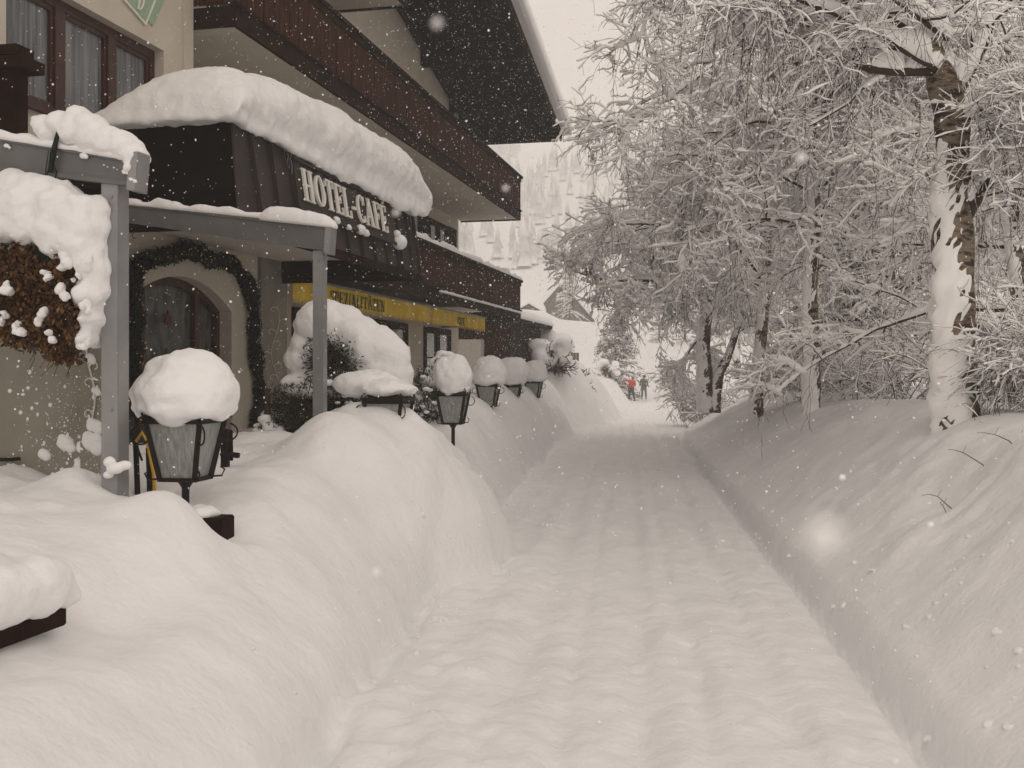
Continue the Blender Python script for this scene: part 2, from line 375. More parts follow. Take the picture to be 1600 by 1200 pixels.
# ------------------------------------------------------------------ snow lumps : voxel-remeshed unions of ellipsoids
def blob(name, balls, material, parent=None, voxel=.03, smooth_it=6, amp=.02, nscale=6, seed=0, loc=(0,0,0), flat_bottom=None):
    bm = bmesh.new()
    for (c, r) in balls:
        if not isinstance(r, (tuple, list)): r = (r, r, r)
        mt = Matrix.Translation(Vector(c)) @ Matrix.Diagonal((*r, 1))
        bmesh.ops.create_icosphere(bm, subdivisions=2, radius=1, matrix=mt)
    me = bpy.data.meshes.new('tmp'); bm.to_mesh(me); bm.free()
    o = bpy.data.objects.new('tmp', me); col.objects.link(o)
    md = o.modifiers.new('r', 'REMESH'); md.mode = 'VOXEL'; md.voxel_size = voxel
    s_ = o.modifiers.new('s', 'SMOOTH'); s_.iterations = smooth_it; s_.factor = .5
    dg = bpy.context.evaluated_depsgraph_get(); ev = o.evaluated_get(dg)
    res = bpy.data.meshes.new_from_object(ev); bpy.data.objects.remove(o); bpy.data.meshes.remove(me)
    n = len(res.vertices); co = np.empty(n*3, np.float32); res.vertices.foreach_get('co', co); co = co.reshape(-1, 3)
    no = np.empty(n*3, np.float32); res.vertices.foreach_get('normal', no); no = no.reshape(-1, 3)
    d = fbm(co[:,0]*nscale, co[:,1]*nscale, co[:,2]*nscale, seed=seed, octv=4)*amp
    co = co+no*d[:,None]
    if flat_bottom is not None: co[:,2] = np.maximum(co[:,2], flat_bottom+.01*vn(co[:,0]*20, co[:,1]*20, seed=seed))
    res.vertices.foreach_set('co', co.astype(np.float32).ravel()); res.update()
    res.materials.clear()
    ob = link(name, res, material, parent, smooth=True); ob.location = loc
    return ob

# ------------------------------------------------------------------ lettering (serif capitals cut as solid strokes)
def ring(cx, cy, rx, ry, a0, a1, tx, ty, n=18):
    q = []
    for i in range(n):
        A = [a0+(a1-a0)*i/n, a0+(a1-a0)*(i+1)/n]; pts = []
        for a in A: pts.append(((cx+rx*math.cos(a), cy+ry*math.sin(a)), (cx+(rx-tx)*math.cos(a), cy+(ry-ty)*math.sin(a))))
        q.append([pts[0][0], pts[1][0], pts[1][1], pts[0][1]])
    return q
def rc(x0, y0, x1, y1): return [[(x0,y0),(x1,y0),(x1,y1),(x0,y1)]]
def dg_(x0, y0, x1, y1, w): return [[(x0-w/2,y0),(x0+w/2,y0),(x1+w/2,y1),(x1-w/2,y1)]]
T_, t_ = .15, .05
def glyph(c):
    pi = math.pi
    if c == 'H': return .66, rc(.06,0,.06+T_,1)+rc(.45,0,.45+T_,1)+rc(.2,.47,.46,.53)+rc(0,0,.27,.045)+rc(.39,0,.66,.045)+rc(0,.955,.27,1)+rc(.39,.955,.66,1)
    if c == 'O': return .66, ring(.33,.5,.32,.5,0,2*pi,.14,.05,28)
    if c == 'T': return .58, rc(.215,0,.215+T_,1)+rc(.13,0,.45,.045)+rc(.01,.94,.57,1)+rc(.01,.76,.05,1)+rc(.53,.76,.57,1)
    if c == 'E': return .54, rc(.05,0,.05+T_,1)+rc(0,0,.5,.055)+rc(0,.945,.5,1)+rc(.19,.47,.38,.53)+rc(.46,0,.5,.25)+rc(.46,.78,.5,1)+rc(.36,.38,.39,.62)
    if c == 'F': return .52, rc(.05,0,.05+T_,1)+rc(0,0,.28,.045)+rc(0,.945,.5,1)+rc(.19,.47,.38,.53)+rc(.46,.78,.5,1)+rc(.36,.38,.39,.62)
    if c == 'L': return .52, rc(.05,0,.05+T_,1)+rc(0,0,.5,.055)+rc(0,.955,.28,1)+rc(.46,0,.5,.27)
    if c == 'C': return .60, ring(.34,.5,.33,.5,.75,2*pi-.75,.14,.05,24)+rc(.53,.66,.57,.96)+rc(.53,.06,.57,.28)
    if c == 'A': return .70, dg_(.10,0,.35,1,.055)+dg_(.56,0,.35,1,.16)+rc(.18,.30,.50,.35)+rc(0,0,.22,.045)+rc(.42,0,.70,.045)
    if c == 'S': return .48, ring(.24,.73,.21,.27,.5,1.5*pi,.12,.06,12)+ring(.24,.26,.21,.27,-.5*pi-.0,.5*pi,.12,.06,12)+ring(.24,.26,.21,.26,pi+.3,1.5*pi,.08,.05,6)+rc(.41,.72,.44,.98)+rc(.03,.02,.06,.28)
    if c == 'P': return .54, rc(.05,0,.05+T_,1)+rc(0,0,.28,.045)+ring(.24,.73,.28,.27,-.5*pi,.5*pi,.13,.05,12)+rc(0,.955,.25,1)
    if c == 'Z': return .54, rc(.03,0,.5,.055)+rc(.03,.945,.5,1)+dg_(.12,.03,.42,.97,.16)+rc(.46,0,.5,.22)+rc(.03,.8,.07,1)
    if c == 'I': return .28, rc(.065,0,.065+T_,1)+rc(0,0,.28,.045)+rc(0,.955,.28,1)
    if c == 'N': return .68, rc(.08,0,.13,1)+rc(.53,0,.58,1)+dg_(.14,1,.5,0,.16)+rc(0,0,.21,.045)+rc(0,.955,.2,1)+rc(.46,.955,.66,1)
    if c == 'D': return .64, rc(.06,0,.06+T_,1)+ring(.2,.5,.40,.5,-.5*pi,.5*pi,.14,.05,16)+rc(0,0,.22,.045)+rc(0,.955,.22,1)
    if c == '-': return .34, rc(.04,.36,.30,.46)
    if c == "'": return 0, []
    return .4, []
def accent(c, w): return [[(w*.45,1.05),(w*.58,1.05),(w*.82,1.22),(w*.62,1.22)]] if c == 'e' else [[(w*.25,1.06),(w*.4,1.06),(w*.4,1.17),(w*.25,1.17)],[(w*.6,1.06),(w*.75,1.06),(w*.75,1.17),(w*.6,1.17)]]
def letters(word, origin, adv, upv, outv, height, widthscale, depth, material, parent, name='letter', gap=.10, acc={}):
    """one mesh per letter; origin = lower-left, adv/upv unit vectors in the sign plane, outv = outward"""
    adv = Vector(adv); upv = Vector(upv); outv = Vector(outv); x = 0
    for i, c in enumerate(word):
        w, qs = glyph(c)
        if i in acc: qs = qs+accent(acc[i], w)
        mb = MB()
        for k, q in enumerate(qs):
            o = Vector(origin); d = depth+k*.00023
            pts = [o+adv*((x+px)*height*widthscale)+upv*(py*height) for px, py in q]
            mb.prism(pts, outv*d)
        if qs: mb.build(name, material, parent)
        x += w+gap
    return x*height*widthscale

# ------------------------------------------------------------------ THE HOTEL
hotel = empty('hotel_building', (-6.15, 11, 0), 0, 'cream alpine hotel with dark wooden balconies and a deep snow load on its porch', 'hotel')
HO = Vector((-6.15, 11, 0))
class HB(MB):
    """builder in world coordinates whose result is parented to the hotel"""
    def build(s, name, mat_, parent=None, **k):
        o = MB.build(s, name, mat_, None, **k)
        for v in o.data.vertices: v.co -= HO
        o.parent = parent if parent is not None else hotel
        return o
XW, XB, XF = -7.2, -5.6, -6.15
YE = 26.5
def roofz(y): return 8.02+.21*(28.07-y)
RID = 14.0
# walls
w = HB()
# main recessed wall with gable top (thin solid), window openings are filled by proud frames
poly = [(XW,11.0,0),(XW,YE,0),(XW,YE,roofz(YE)-.02),(XW,RID,roofz(RID)-.02),(XW,11.0,roofz(RID)-.02-.21*3)]
w.prism([Vector(p) for p in poly], (-.3,0,0))
w.prism([Vector((XW-.3,YE,0)), Vector((XW-9,YE,0)), Vector((XW-9,YE,roofz(YE)-.02)), Vector((XW-.3,YE,roofz(YE)-.02))], (0,-.3,0))
main_wall = w.build('wall', M['plaster'])
w = HB()
w.box(XF-.3, XF, 5.0, 10.0-.0, 3.2, 4.02)        # below window (right part closed next)
w.box(XF-.3, XF, 10.42, 11.0, 3.2, 9.0); w.box(XF-.3, XF, 5.0, 7.9, 4.02, 9.0)
w.box(XF-.3, XF, 7.9, 10.42, 5.15, 9.0); w.box(XF-.3, XF, 10.0, 10.42, 3.2, 4.02)
w.box(XW, XF-.3, 10.7, 11.0, 3.2, 9.0)
w.build('wall', M['plaster'])
# pilaster strip and small cornice at the corner of the window wall
w = HB(); w.box(XF, XF+.03, 10.80, 11.0, 3.2, 9.0); w.build('corner_strip', M['plaster'])
# ground-floor entrance block with the arched window
def arch_pts(y0, y1, zs, zt, n=14):
    c = (y0+y1)/2; h = (y1-y0)/2; r = (h*h+(zt-zs)**2)/(2*(zt-zs)); cz = zt-r; a = math.asin(h/r)
    return [(c+r*math.sin(-a+2*a*i/n), cz+r*math.cos(-a+2*a*i/n)) for i in range(n+1)]
AY0, AY1, AZ0, AZS, AZT = 9.75, 11.98, .3, 2.40, 2.73
w = HB()
w.box(XF-.35, XF, 4.6, AY0, 0, 3.16); w.box(XF-.35, XF, AY1, 12.7, 0, 3.16)
ap = arch_pts(AY0, AY1, AZS, AZT)
for (ya, za), (yb, zb) in zip(ap[:-1], ap[1:]):
    w.hexa([(XF-.35,ya,za),(XF,ya,za),(XF,yb,zb),(XF-.35,yb,zb)], [(XF-.35,ya,3.16),(XF,ya,3.16),(XF,yb,3.16),(XF-.35,yb,3.16)])
w.box(XW, XF-.35, 13.2, 13.5, 0, 3.16)
w.build('wall', M['plaster'])
w = HB(); w.box(XF-.3, XF+.05, 12.7, 13.5, 0, 3.155); w.build('pilaster', M['plaster_grey'])
# arched window
def hsub(mb, name, mt, parent, **k): return mb.build(name, mt, parent, **k)
f = HB(); xg = XF-.22
for (ya, za), (yb, zb) in zip(ap[:-1], ap[1:]):
    f.hexa([(xg-.05,ya,za-.09),(xg+.06,ya,za-.09),(xg+.06,yb,zb-.09),(xg-.05,yb,zb-.09)], [(xg-.05,ya,za),(xg+.06,ya,za),(xg+.06,yb,zb),(xg-.05,yb,zb)])
f.box(xg-.05, xg+.06, AY0, AY0+.08, AZ0, AZS-.06); f.box(xg-.05, xg+.06, AY1-.08, AY1, AZ0, AZS-.06)
for yy in (10.28, 11.45): f.box(xg-.04, xg+.05, yy-.055, yy+.055, AZ0, AZS+.16)
f.box(xg-.03, xg+.045, AY0+.08, AY1-.08, 1.28, 1.36)
arch = f.build('window_arch', M['wood_red'])
g = HB(); g.prism([Vector((xg-.03, y, z-.05)) for y, z in ap]+[Vector((xg-.03, AY1-.03, AZ0)), Vector((xg-.03, AY0+.03, AZ0))], (.015,0,0)); g.build('pane', M['pane_arch'], arch)
# reddish star ornaments hanging behind the glass
for (cy_, cz_, rr) in ((10.72,1.72,.20),(11.02,1.62,.13),(10.55,1.45,.12),(10.0,2.0,.10),(10.75,2.25,.10)):
    st = HB(); pts = []
    for k in range(12):
        r_ = rr if k % 2 == 0 else rr*.5; a = k*math.pi/6
        pts.append(Vector((xg+.065, cy_+r_*math.sin(a), cz_+r_*math.cos(a))))
    st.prism(pts, (.02,0,0)); st.build('star_ornament', M['terra'], arch)

# white scroll decoration on the pilaster
def scroll(mb, x, y0, y1, z0, z1, seed, flipx=False, perp=None):
    rnd = random.Random(seed); n = 9; stem = []
    for i in range(40):
        t = i/39; stem.append((.5+.22*math.sin(t*9), t))
    def W(u, v): return (x, y0+(y1-y0)*u, z0+(z1-z0)*v) if perp is None else (perp+(y1-y0)*u, x, z0+(z1-z0)*v)
    mb.tube([W(*p) for p in stem], .006, 4)
    for i in range(n):
        t = (i+.5)/n; s_ = 1 if i % 2 else -1; cx = .5+.22*math.sin(t*9)
        pts = []
        for k in range(22):
            a = k/21*4.6; r_ = .30*(1-k/26); pts.append((cx+s_*(.28-r_*math.cos(a)*.9), t+r_*math.sin(a)*.16))
        mb.tube([W(*p) for p in pts], .005, 4)
sc = HB(); scroll(sc, XF+.062, 12.82, 13.38, 1.2, 2.55, 3); sc.build('scroll_ornament', M['scroll'])

# three-light upstairs window
def window(y0, y1, z0, z1, x, posts, fw=.09, pane='pane_curtain', framemat='wood_red', reveal=.0, name='window', cross=None):
    f = HB(); f.box(x-.06, x+.03, y0, y0+fw, z0, z1); f.box(x-.06, x+.03, y1-fw, y1, z0, z1)
    f.box(x-.06, x+.03, y0+fw, y1-fw, z0, z0+fw); f.box(x-.06, x+.03, y0+fw, y1-fw, z1-fw, z1)
    for yy in posts: f.box(x-.055, x+.035, yy-fw*.75, yy+fw*.75, z0+fw, z1-fw)
    edges = [y0+fw]+[v for yy in posts for v in (yy-fw*.75, yy+fw*.75)]+[y1-fw]
    for a, b_ in zip(edges[::2], edges[1::2]):   # inner sash
        f.box(x-.045, x+.012, a, a+.045, z0+fw, z1-fw); f.box(x-.045, x+.012, b_-.045, b_, z0+fw, z1-fw)
        f.box(x-.045, x+.012, a+.045, b_-.045, z0+fw, z0+fw+.045); f.box(x-.045, x+.012, a+.045, b_-.045, z1-fw-.045, z1-fw)
        if cross: f.box(x-.04, x+.0, a+.045, b_-.045, cross-.015, cross+.015)
    wn = f.build(name, M[framemat])
    for a, b_ in zip(edges[::2], edges[1::2]):
        g = HB(); g.box(x-.03, x-.02, a+.04, b_-.04, z0+fw+.04, z1-fw-.04); g.build('pane', M[pane], wn)
    return wn
window(7.9, 10.42, 4.02, 5.15, XF-.14, [8.78, 9.62])
sb = HB(); sb.box(XF-.08, XF+.06, 7.82, 10.5, 3.975, 4.018); sb.build('window_sill', M['wood_red'])
# painted green ribbon above it, with the last letter
rb = HB(); x0 = XF+.004
def onwall(px, py):   # point of the front wall seen at that place
    d = (Rv*((px-800)/F_PX)+Fv); s_ = XF/d.x; return Vector((XF, d.y*s_, EYE-(py-HORIZ)/F_PX*s_))
rib = [onwall(150,-60), onwall(262,-60), onwall(225,36), onwall(190,-2)]
for q, off in (((150,-40),(190,-2)),): pass
rb.prism([p+Vector((.004,0,0)) for p in rib], (.012,0,0)); rb.prism([p+Vector((.004,0,0)) for p in (onwall(262,-60), onwall(283,-60), onwall(237,41), onwall(230,33))], (.012,0,0))
rbo = rb.build('wall_sign', M['green_sign'])
bd = HB()
bd.bar(onwall(190,-2)+Vector((.018,0,0)), onwall(225,38)+Vector((.018,0,0)), .02, .02)
bd.bar(onwall(225,38)+Vector((.018,0,0)), onwall(262,-58)+Vector((.018,0,0)), .018, .02)
bd.build('sign_border', M['letter'], rbo)
o_ = onwall(211, 14)
lt = []
letters('D', (o_-HO)+Vector((.018,0,0)), (0,1,0), (0,.25,1), (1,0,0), .26, .7, .008, M['letter'], rbo)

# ground-floor windows under the awning
for (a, b_, ps) in ((16.1,17.5,[16.8]),(19.8,22.1,[20.95]),(23.4,25.6,[24.5])):
    window(a, b_, .95, 2.72, XW+.03, ps, .10, 'pane_far', 'wood_dark', cross=2.0)
# first-floor window with shutters
window(23.75, 25.35, 4.05, 5.28, XW+.03, [24.55], .08, 'pane_far', 'wood_dark', cross=4.75)
for a in (22.95, 25.42):
    s_ = HB(); s_.box(XW+.005, XW+.05, a, a+.74, 4.0, 5.3)
    for k in range(10): s_.box(XW+.05, XW+.062, a+.08, a+.66, 4.08+k*.12, 4.15+k*.12)
    s_.build('shutter', M['wood_dark'])
window(17.2, 19.0, 4.0, 5.3, XW+.03, [18.1], .08, 'pane_far', 'wood_dark')
window(13.3, 15.0, 6.6, 7.95, XW+.03, [14.1], .08, 'pane_far', 'wood_dark')

# balconies
def balcony(y0, y1, zb, zt, x_out=XB, near_end=True, far_end=True, plank=.145, snow=False, fas=.23, slab=.03):
    rnd = random.Random(int(zb*100))
    b_ = HB(); b_.box(XW+.002, x_out-.05, y0+.05, y1-.05, zb+slab, zb+slab+.14)
    bal = b_.build('balcony_slab', M['soffit'])
    f = HB()
    f.box(x_out-.05, x_out, y0, y1, zb, zb+fas)
    if near_end: f.box(XW, x_out-.05, y0, y0+.05, zb, zb+fas)
    if far_end: f.box(XW, x_out-.05, y1-.05, y1, zb, zb+fas)
    # small overhanging drip boards
    f.box(x_out-.02, x_out+.035, y0-.03, y1+.03, zb+fas, zb+fas+.03)
    f.build('balcony_fascia', M['wood_dark'])
    p = HB(); y = y0+.01; z0 = zb+fas+.03
    while y < y1-.02:
        wd = min(plank-.014, y1-y); d = rnd.uniform(-.006, .006)
        p.box(x_out-.035+d, x_out-.008+d, y, y+wd, z0, zt-.09)
        y += plank
    for on, yy in ((near_end, y0), (far_end, y1-.03)):
        if on:
            x = x_out-.05
            while x > XW+.1:
                d = rnd.uniform(-.004, .004); p.box(x-plank+.014, x, yy+.002+d, yy+.026+d, z0, zt-.09); x -= plank
    p.build('balcony_boards', M['wood'])
    r_ = HB(); r_.box(x_out-.09, x_out+.05, y0-.04, y1+.06, zt-.055, zt)
    r_.box(x_out-.06, x_out+.015, y0-.01, y1+.01, zt-.15, zt-.055)
    if far_end: r_.box(XW, x_out-.09, y1-.06, y1+.06, zt-.055, zt)
    if near_end: r_.box(XW, x_out-.09, y0-.04, y0+.08, zt-.055, zt)
    r_.build('balcony_rail', M['wood_dark'])
    return bal
balcony(11.02, YE+.25, 5.58, 6.72)
balcony(13.42, YE+.25, 3.0, 4.03, near_end=True, slab=.24)
balcony(11.02, 17.3, 7.9, 9.0)
# narrow ledge with pale metal strip and snow on the lower rail
s_ = HB(); s_.box(XB-.08, XB+.045, 13.5, YE+.3, 4.032, 4.05); s_.build('rail_snow', M['snow'])
def strip_snow(name, p0, p1, wdt, hgt, parent, seed=0, n=60, rag=.5, under=.02, mt='snow', prob_gap=0):
    """ragged ribbon of snow lying along an edge from p0 to p1"""
    p0 = Vector(p0); p1 = Vector(p1); t = (p1-p0).normalized(); sv = t.cross(Vector((0,0,1))).normalized(); S = 10
    V_ = []; F_ = []
    L_ = (p1-p0).length
    for i in range(n+1):
        u = i/n; p = p0+(p1-p0)*u
        e = min(1, (min(u, 1-u)*L_/max(.001, hgt)+.02))**.5
        h = hgt*(1+rag*float(fbm(u*L_/hgt*.35+seed, seed*1.7, seed=seed)))*e
        g_ = float(vn(u*L_*2.2+seed*3, .5, seed=seed+9)); 
        if prob_gap and g_ < prob_gap-1: h *= .15
        wv = wdt*(.9+.25*float(vn(u*L_/hgt*.3, seed+4.0, seed=seed+2)))*(.5+.5*e)
        for k in range(S):
            a = 2*math.pi*k/S; c = math.cos(a); s2 = math.sin(a)
            zz = (h if s2 > 0 else under)*abs(s2)**.8*(1 if s2 > 0 else -1)
            V_.append(tuple(p+sv*(wv/2*(abs(c)**.7)*(1 if c > 0 else -1))+Vector((0,0,zz))))
    for i in range(n):
        for k in range(S): F_.append((i*S+k, i*S+(k+1)%S, (i+1)*S+(k+1)%S, (i+1)*S+k))
    F_.append(tuple(range(S))); F_.append(tuple(range(n*S, n*S+S)))
    me = bpy.data.meshes.new(name); me.from_pydata(V_, [], F_); me.update()
    bm = bmesh.new(); bm.from_mesh(me); bmesh.ops.recalc_face_normals(bm, faces=bm.faces); bm.to_mesh(me); bm.free()
    o = link(name, me, M[mt], None, smooth=True)
    return o
def to_hotel(o, parent=None):
    for v in o.data.vertices: v.co -= HO
    o.parent = parent or hotel
    return o
to_hotel(strip_snow('rail_snow', (XB-.02,14.5,4.045), (XB-.02,YE+.3,4.045), .14, .09, None, 5, 120, .9))
to_hotel(strip_snow('rail_snow', (XB-.02,YE-1.5,4.045), (XB-.5,YE+.28,4.05), .3, .22, None, 7, 20, .5))
to_hotel(strip_snow('ledge_snow', (XB+.01,19.2,3.19), (XB+.01,YE+.25,3.19), .07, .035, None, 15, 60, .9))

# roof : rafters, purlins, soffit, barge board, snow
XV = -4.8
r_ = HB()
ye = 28.07
for (ya, yb) in ((RID, ye),):
    r_.hexa([(XW-9,ya,roofz(ya)),(XV,ya,roofz(ya)),(XV,yb,roofz(yb)),(XW-9,yb,roofz(yb))], [(XW-9,ya,roofz(ya)+.12),(XV,ya,roofz(ya)+.12),(XV,yb,roofz(yb)+.12),(XW-9,yb,roofz(yb)+.12)])
zr = roofz(RID)
def roofz2(y): return zr-.21*(RID-y)
r_.hexa([(XW-9,0,roofz2(0)),(XV,0,roofz2(0)),(XV,RID,zr),(XW-9,RID,zr)], [(XW-9,0,roofz2(0)+.12),(XV,0,roofz2(0)+.12),(XV,RID,zr+.12),(XW-9,RID,zr+.12)])
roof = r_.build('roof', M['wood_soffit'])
b_ = HB()
for ya, yb, fz in ((RID, ye+.06, roofz), (0, RID, roofz2)):
    b_.hexa([(XV,ya,fz(ya)-.12),(XV+.05,ya,fz(ya)-.12),(XV+.05,yb,fz(yb)-.12),(XV,yb,fz(yb)-.12)], [(XV,ya,fz(ya)+.2),(XV+.05,ya,fz(ya)+.2),(XV+.05,yb,fz(yb)+.2),(XV,yb,fz(yb)+.2)])
b_.box(XW-9, XV+.05, ye, ye+.04, roofz(ye)-.02, roofz(ye)+.17)
b_.build('barge_board', M['wood_dark'], roof)
for k, yy in enumerate((27.6, 25.7, 23.3, 20.2, 17.0)):
    q = HB(); sz = .24
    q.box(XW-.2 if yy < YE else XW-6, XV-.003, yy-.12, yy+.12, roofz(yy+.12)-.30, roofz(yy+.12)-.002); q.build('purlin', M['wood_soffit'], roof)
rf = HB()
x = XV-.35
while x > XW-2:
    rf.hexa([(x,RID,roofz(RID)-.13),(x+.1,RID,roofz(RID)-.13),(x+.1,ye-.02,roofz(ye-.02)-.13),(x,ye-.02,roofz(ye-.02)-.13)],
            [(x,RID,roofz(RID)-.004),(x+.1,RID,roofz(RID)-.004),(x+.1,ye-.02,roofz(ye-.02)-.004),(x,ye-.02,roofz(ye-.02)-.004)]); x -= .62
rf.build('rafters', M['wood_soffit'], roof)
# roof snow : thick slab with soft rounded edges
def snow_slab(name, f_top, x0, x1, y0, y1, base, thick, nx=30, ny=60, seed=0, edge=.35, amp=.04, over=.08):
    xs = np.linspace(0, 1, nx); ys = np.linspace(0, 1, ny)
    xs = (1-np.cos(xs*math.pi))/2*.4+xs*.6; ys = (1-np.cos(ys*math.pi))/2*.3+ys*.7
    Xg, Yg = np.meshgrid(x0-over+(x1-x0+2*over)*xs, y0-over+(y1-y0+2*over)*ys, indexing='ij')
    ex = np.minimum(Xg-(x0-over), (x1+over)-Xg); ey = np.minimum(Yg-(y0-over), (y1+over)-Yg); e = np.minimum(ex, ey)
    rr = np.clip(e/edge, 0, 1); prof = np.sqrt(np.clip(1-(1-rr)**2, 0, 1))*.75+.25*(rr > 0)
    B = base(Xg, Yg); top = B+thick*(.15+.85*prof)*(1+.12*fbm(Xg*.8, Yg*.8, seed=seed))+amp*fbm(Xg*2, Yg*2, seed=seed+3)*rr
    n = nx*ny
    Vt = np.stack([Xg, Yg, top], -1).reshape(-1, 3); Vb = np.stack([Xg, Yg, B], -1).reshape(-1, 3)
    i = np.arange(n).reshape(nx, ny)
    Ft = np.stack([i[:-1,:-1], i[1:,:-1], i[1:,1:], i[:-1,1:]], -1).reshape(-1, 4); Fb = Ft[:, ::-1]+n
    bl = np.concatenate([i[:,0], i[-1,1:], i[-2::-1,-1], i[0,-2:0:-1]])
    Fs = np.stack([np.roll(bl, -1), bl, bl+n, np.roll(bl, -1)+n], -1)[:, ::-1]
    me = np_mesh(name, np.concatenate([Vt, Vb]), np.concatenate([Ft, Fb, Fs])); smooth_np(me)
    bm = bmesh.new(); bm.from_mesh(me); bmesh.ops.recalc_face_normals(bm, faces=bm.faces); bm.to_mesh(me); bm.free()
    return link(name, me, M['snow'])
o = snow_slab('roof_snow', None, XW-8, XV+.02, 0, ye+.02, lambda X, Y: np.where(Y > RID, 8.02+.21*(28.07-Y), zr-.21*(RID-Y))+.125, .72, 60, 160, 3, .16, .05, over=.26)
to_hotel(o, roof)

# sign canopy ("mansard" porch roof)
BX, BY0, BY1, BZ0, BZ1 = -4.16, 8.2, 13.36, 2.94, 3.80
ins = .13
c = HB()
SK = .24; ks = ins*SK/(BZ1-BZ0)
for (xa, xb2, ya, yb) in ((XF,BX-.05,BY0,BY0+.05),(XF,BX-.05,BY1-.05,BY1),(BX-.05,BX,BY0,BY1)): c.box(xa, xb2-ks if xb2 == BX else xb2, ya+(ks if ya == BY0 else 0), yb-(ks if yb == BY1 else 0), BZ0, BZ0+SK)
c.hexa([(XF,BY0+ks,BZ0+SK),(BX-ks,BY0+ks,BZ0+SK),(BX-ks,BY1-ks,BZ0+SK),(XF,BY1-ks,BZ0+SK)], [(XF,BY0+ins,BZ1),(BX-ins,BY0+ins,BZ1),(BX-ins,BY1-ins,BZ1),(XF,BY1-ins,BZ1)])
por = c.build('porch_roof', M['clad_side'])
fn = HB()
def front(y, v, out=0):       # point on sloping front
    return Vector((BX-ins*v+out, y, BZ0+(BZ1-BZ0)*v))
def fy(v): return BY0+ins*v, BY1-ins*v
a0, a1 = fy(0); b0, b1 = fy(1)
fn.hexa([front(a0,0,.003), front(a1,0,.003), front(b1,1,.003), front(b0,1,.003)], [front(a0,0,.02), front(a1,0,.02), front(b1,1,.02), front(b0,1,.02)])
for yy in (8.62, 9.02, 9.45, 12.55, 12.98, 13.28): fn.hexa([front(yy-.015,.0,.02), front(yy+.015,.0,.02), front(yy+.015,.99,.02), front(yy-.015,.99,.02)], [front(yy-.015,0,.06), front(yy+.015,0,.06), front(yy+.015,.99,.06), front(yy-.015,.99,.06)])
for k in range(7): 
    yy = 9.9+k*.42; fn.hexa([front(yy-.012,.0,.02), front(yy+.012,.0,.02), front(yy+.012,.33,.02), front(yy-.012,.33,.02)], [front(yy-.012,0,.055), front(yy+.012,0,.055), front(yy+.012,.33,.055), front(yy-.012,.33,.055)])
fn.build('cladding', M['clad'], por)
tr = HB(); tr.box(BX-.06, BX+.035, BY0, BY1+.02, BZ0-.08, BZ0-.001); tr.box(XF, BX-.06, BY0-.02, BY0+.03, BZ0-.08, BZ0-.001); tr.box(XF, BX-.06, BY1-.03, BY1+.02, BZ0-.08, BZ0-.001)
tr.build('porch_trim', M['wood_dark'], por)
so = HB(); so.box(XF+.001, BX-.11, BY0+.08, BY1-.08, BZ0+SK-.03, BZ0+SK-.003); so.build('porch_soffit', M['soffit'], por)
# sign board
sgn = HB(); s0, s1 = 9.42, 12.35
sgn.hexa([front(s0,.34,.02), front(s1,.34,.02), front(s1,.86,.02), front(s0,.86,.02)], [front(s0,.34,.075), front(s1,.34,.075), front(s1,.86,.075), front(s0,.86,.075)])
for v0, v1 in ((.30,.345),(.86,.90)):
    sgn.hexa([front(s0-.03,v0,.02), front(s1+.03,v0,.02), front(s1+.03,v1,.02), front(s0-.03,v1,.02)], [front(s0-.03,v0,.10), front(s1+.03,v0,.10), front(s1+.03,v1,.10), front(s0-.03,v1,.10)])
sign = sgn.build('sign_board', M['clad'])
upv = (front(0,1)-front(0,0)).normalized(); outv = Vector((upv.z, 0, -upv.x))
wd = letters('HOTEL-CAFE', (front(9.53,.43,.085))-HO, (0,1,0), upv, outv, .32, 1.19, .022, M['letter'], sign, acc={9:'e'}, gap=.09)
print('sign width', wd)
# icicle-light wires under the snow
ic = HB(); rnd = random.Random(5)
for k in range(40):
    y = rnd.uniform(9.2, 12.4); v = .98; p = front(y, v, .08); L_ = rnd.uniform(.06, .22)*(1.8 if k % 6 == 0 else 1); pts = [p]
    n = int(L_/.05)+2
    for i in range(n): pts.append(pts[-1]+Vector((rnd.uniform(-.006,.012), rnd.uniform(-.028,.028), -.05)))
    ic.tube(pts, .0035, 3)
ic.tube([front(9.15,.97,.08), front(10.8,.965,.085), front(12.45,.97,.08)], .004, 4)
ic.build('light_string', M['alu'], sign)
for (yy, v, r__) in ((10.28,.33,.045),(10.62,.30,.035),(11.0,.33,.06),(11.15,.31,.045),(12.35,.36,.10),(12.3,.47,.05)):
    o = blob('snow_lump', [((0,0,0),r__),((.01,r__*.6,-.01),r__*.7)], M['snow'], None, .012, 2, .01, 14, 3); p = front(yy, v, .10)
    o.parent = sign; o.location = p-HO

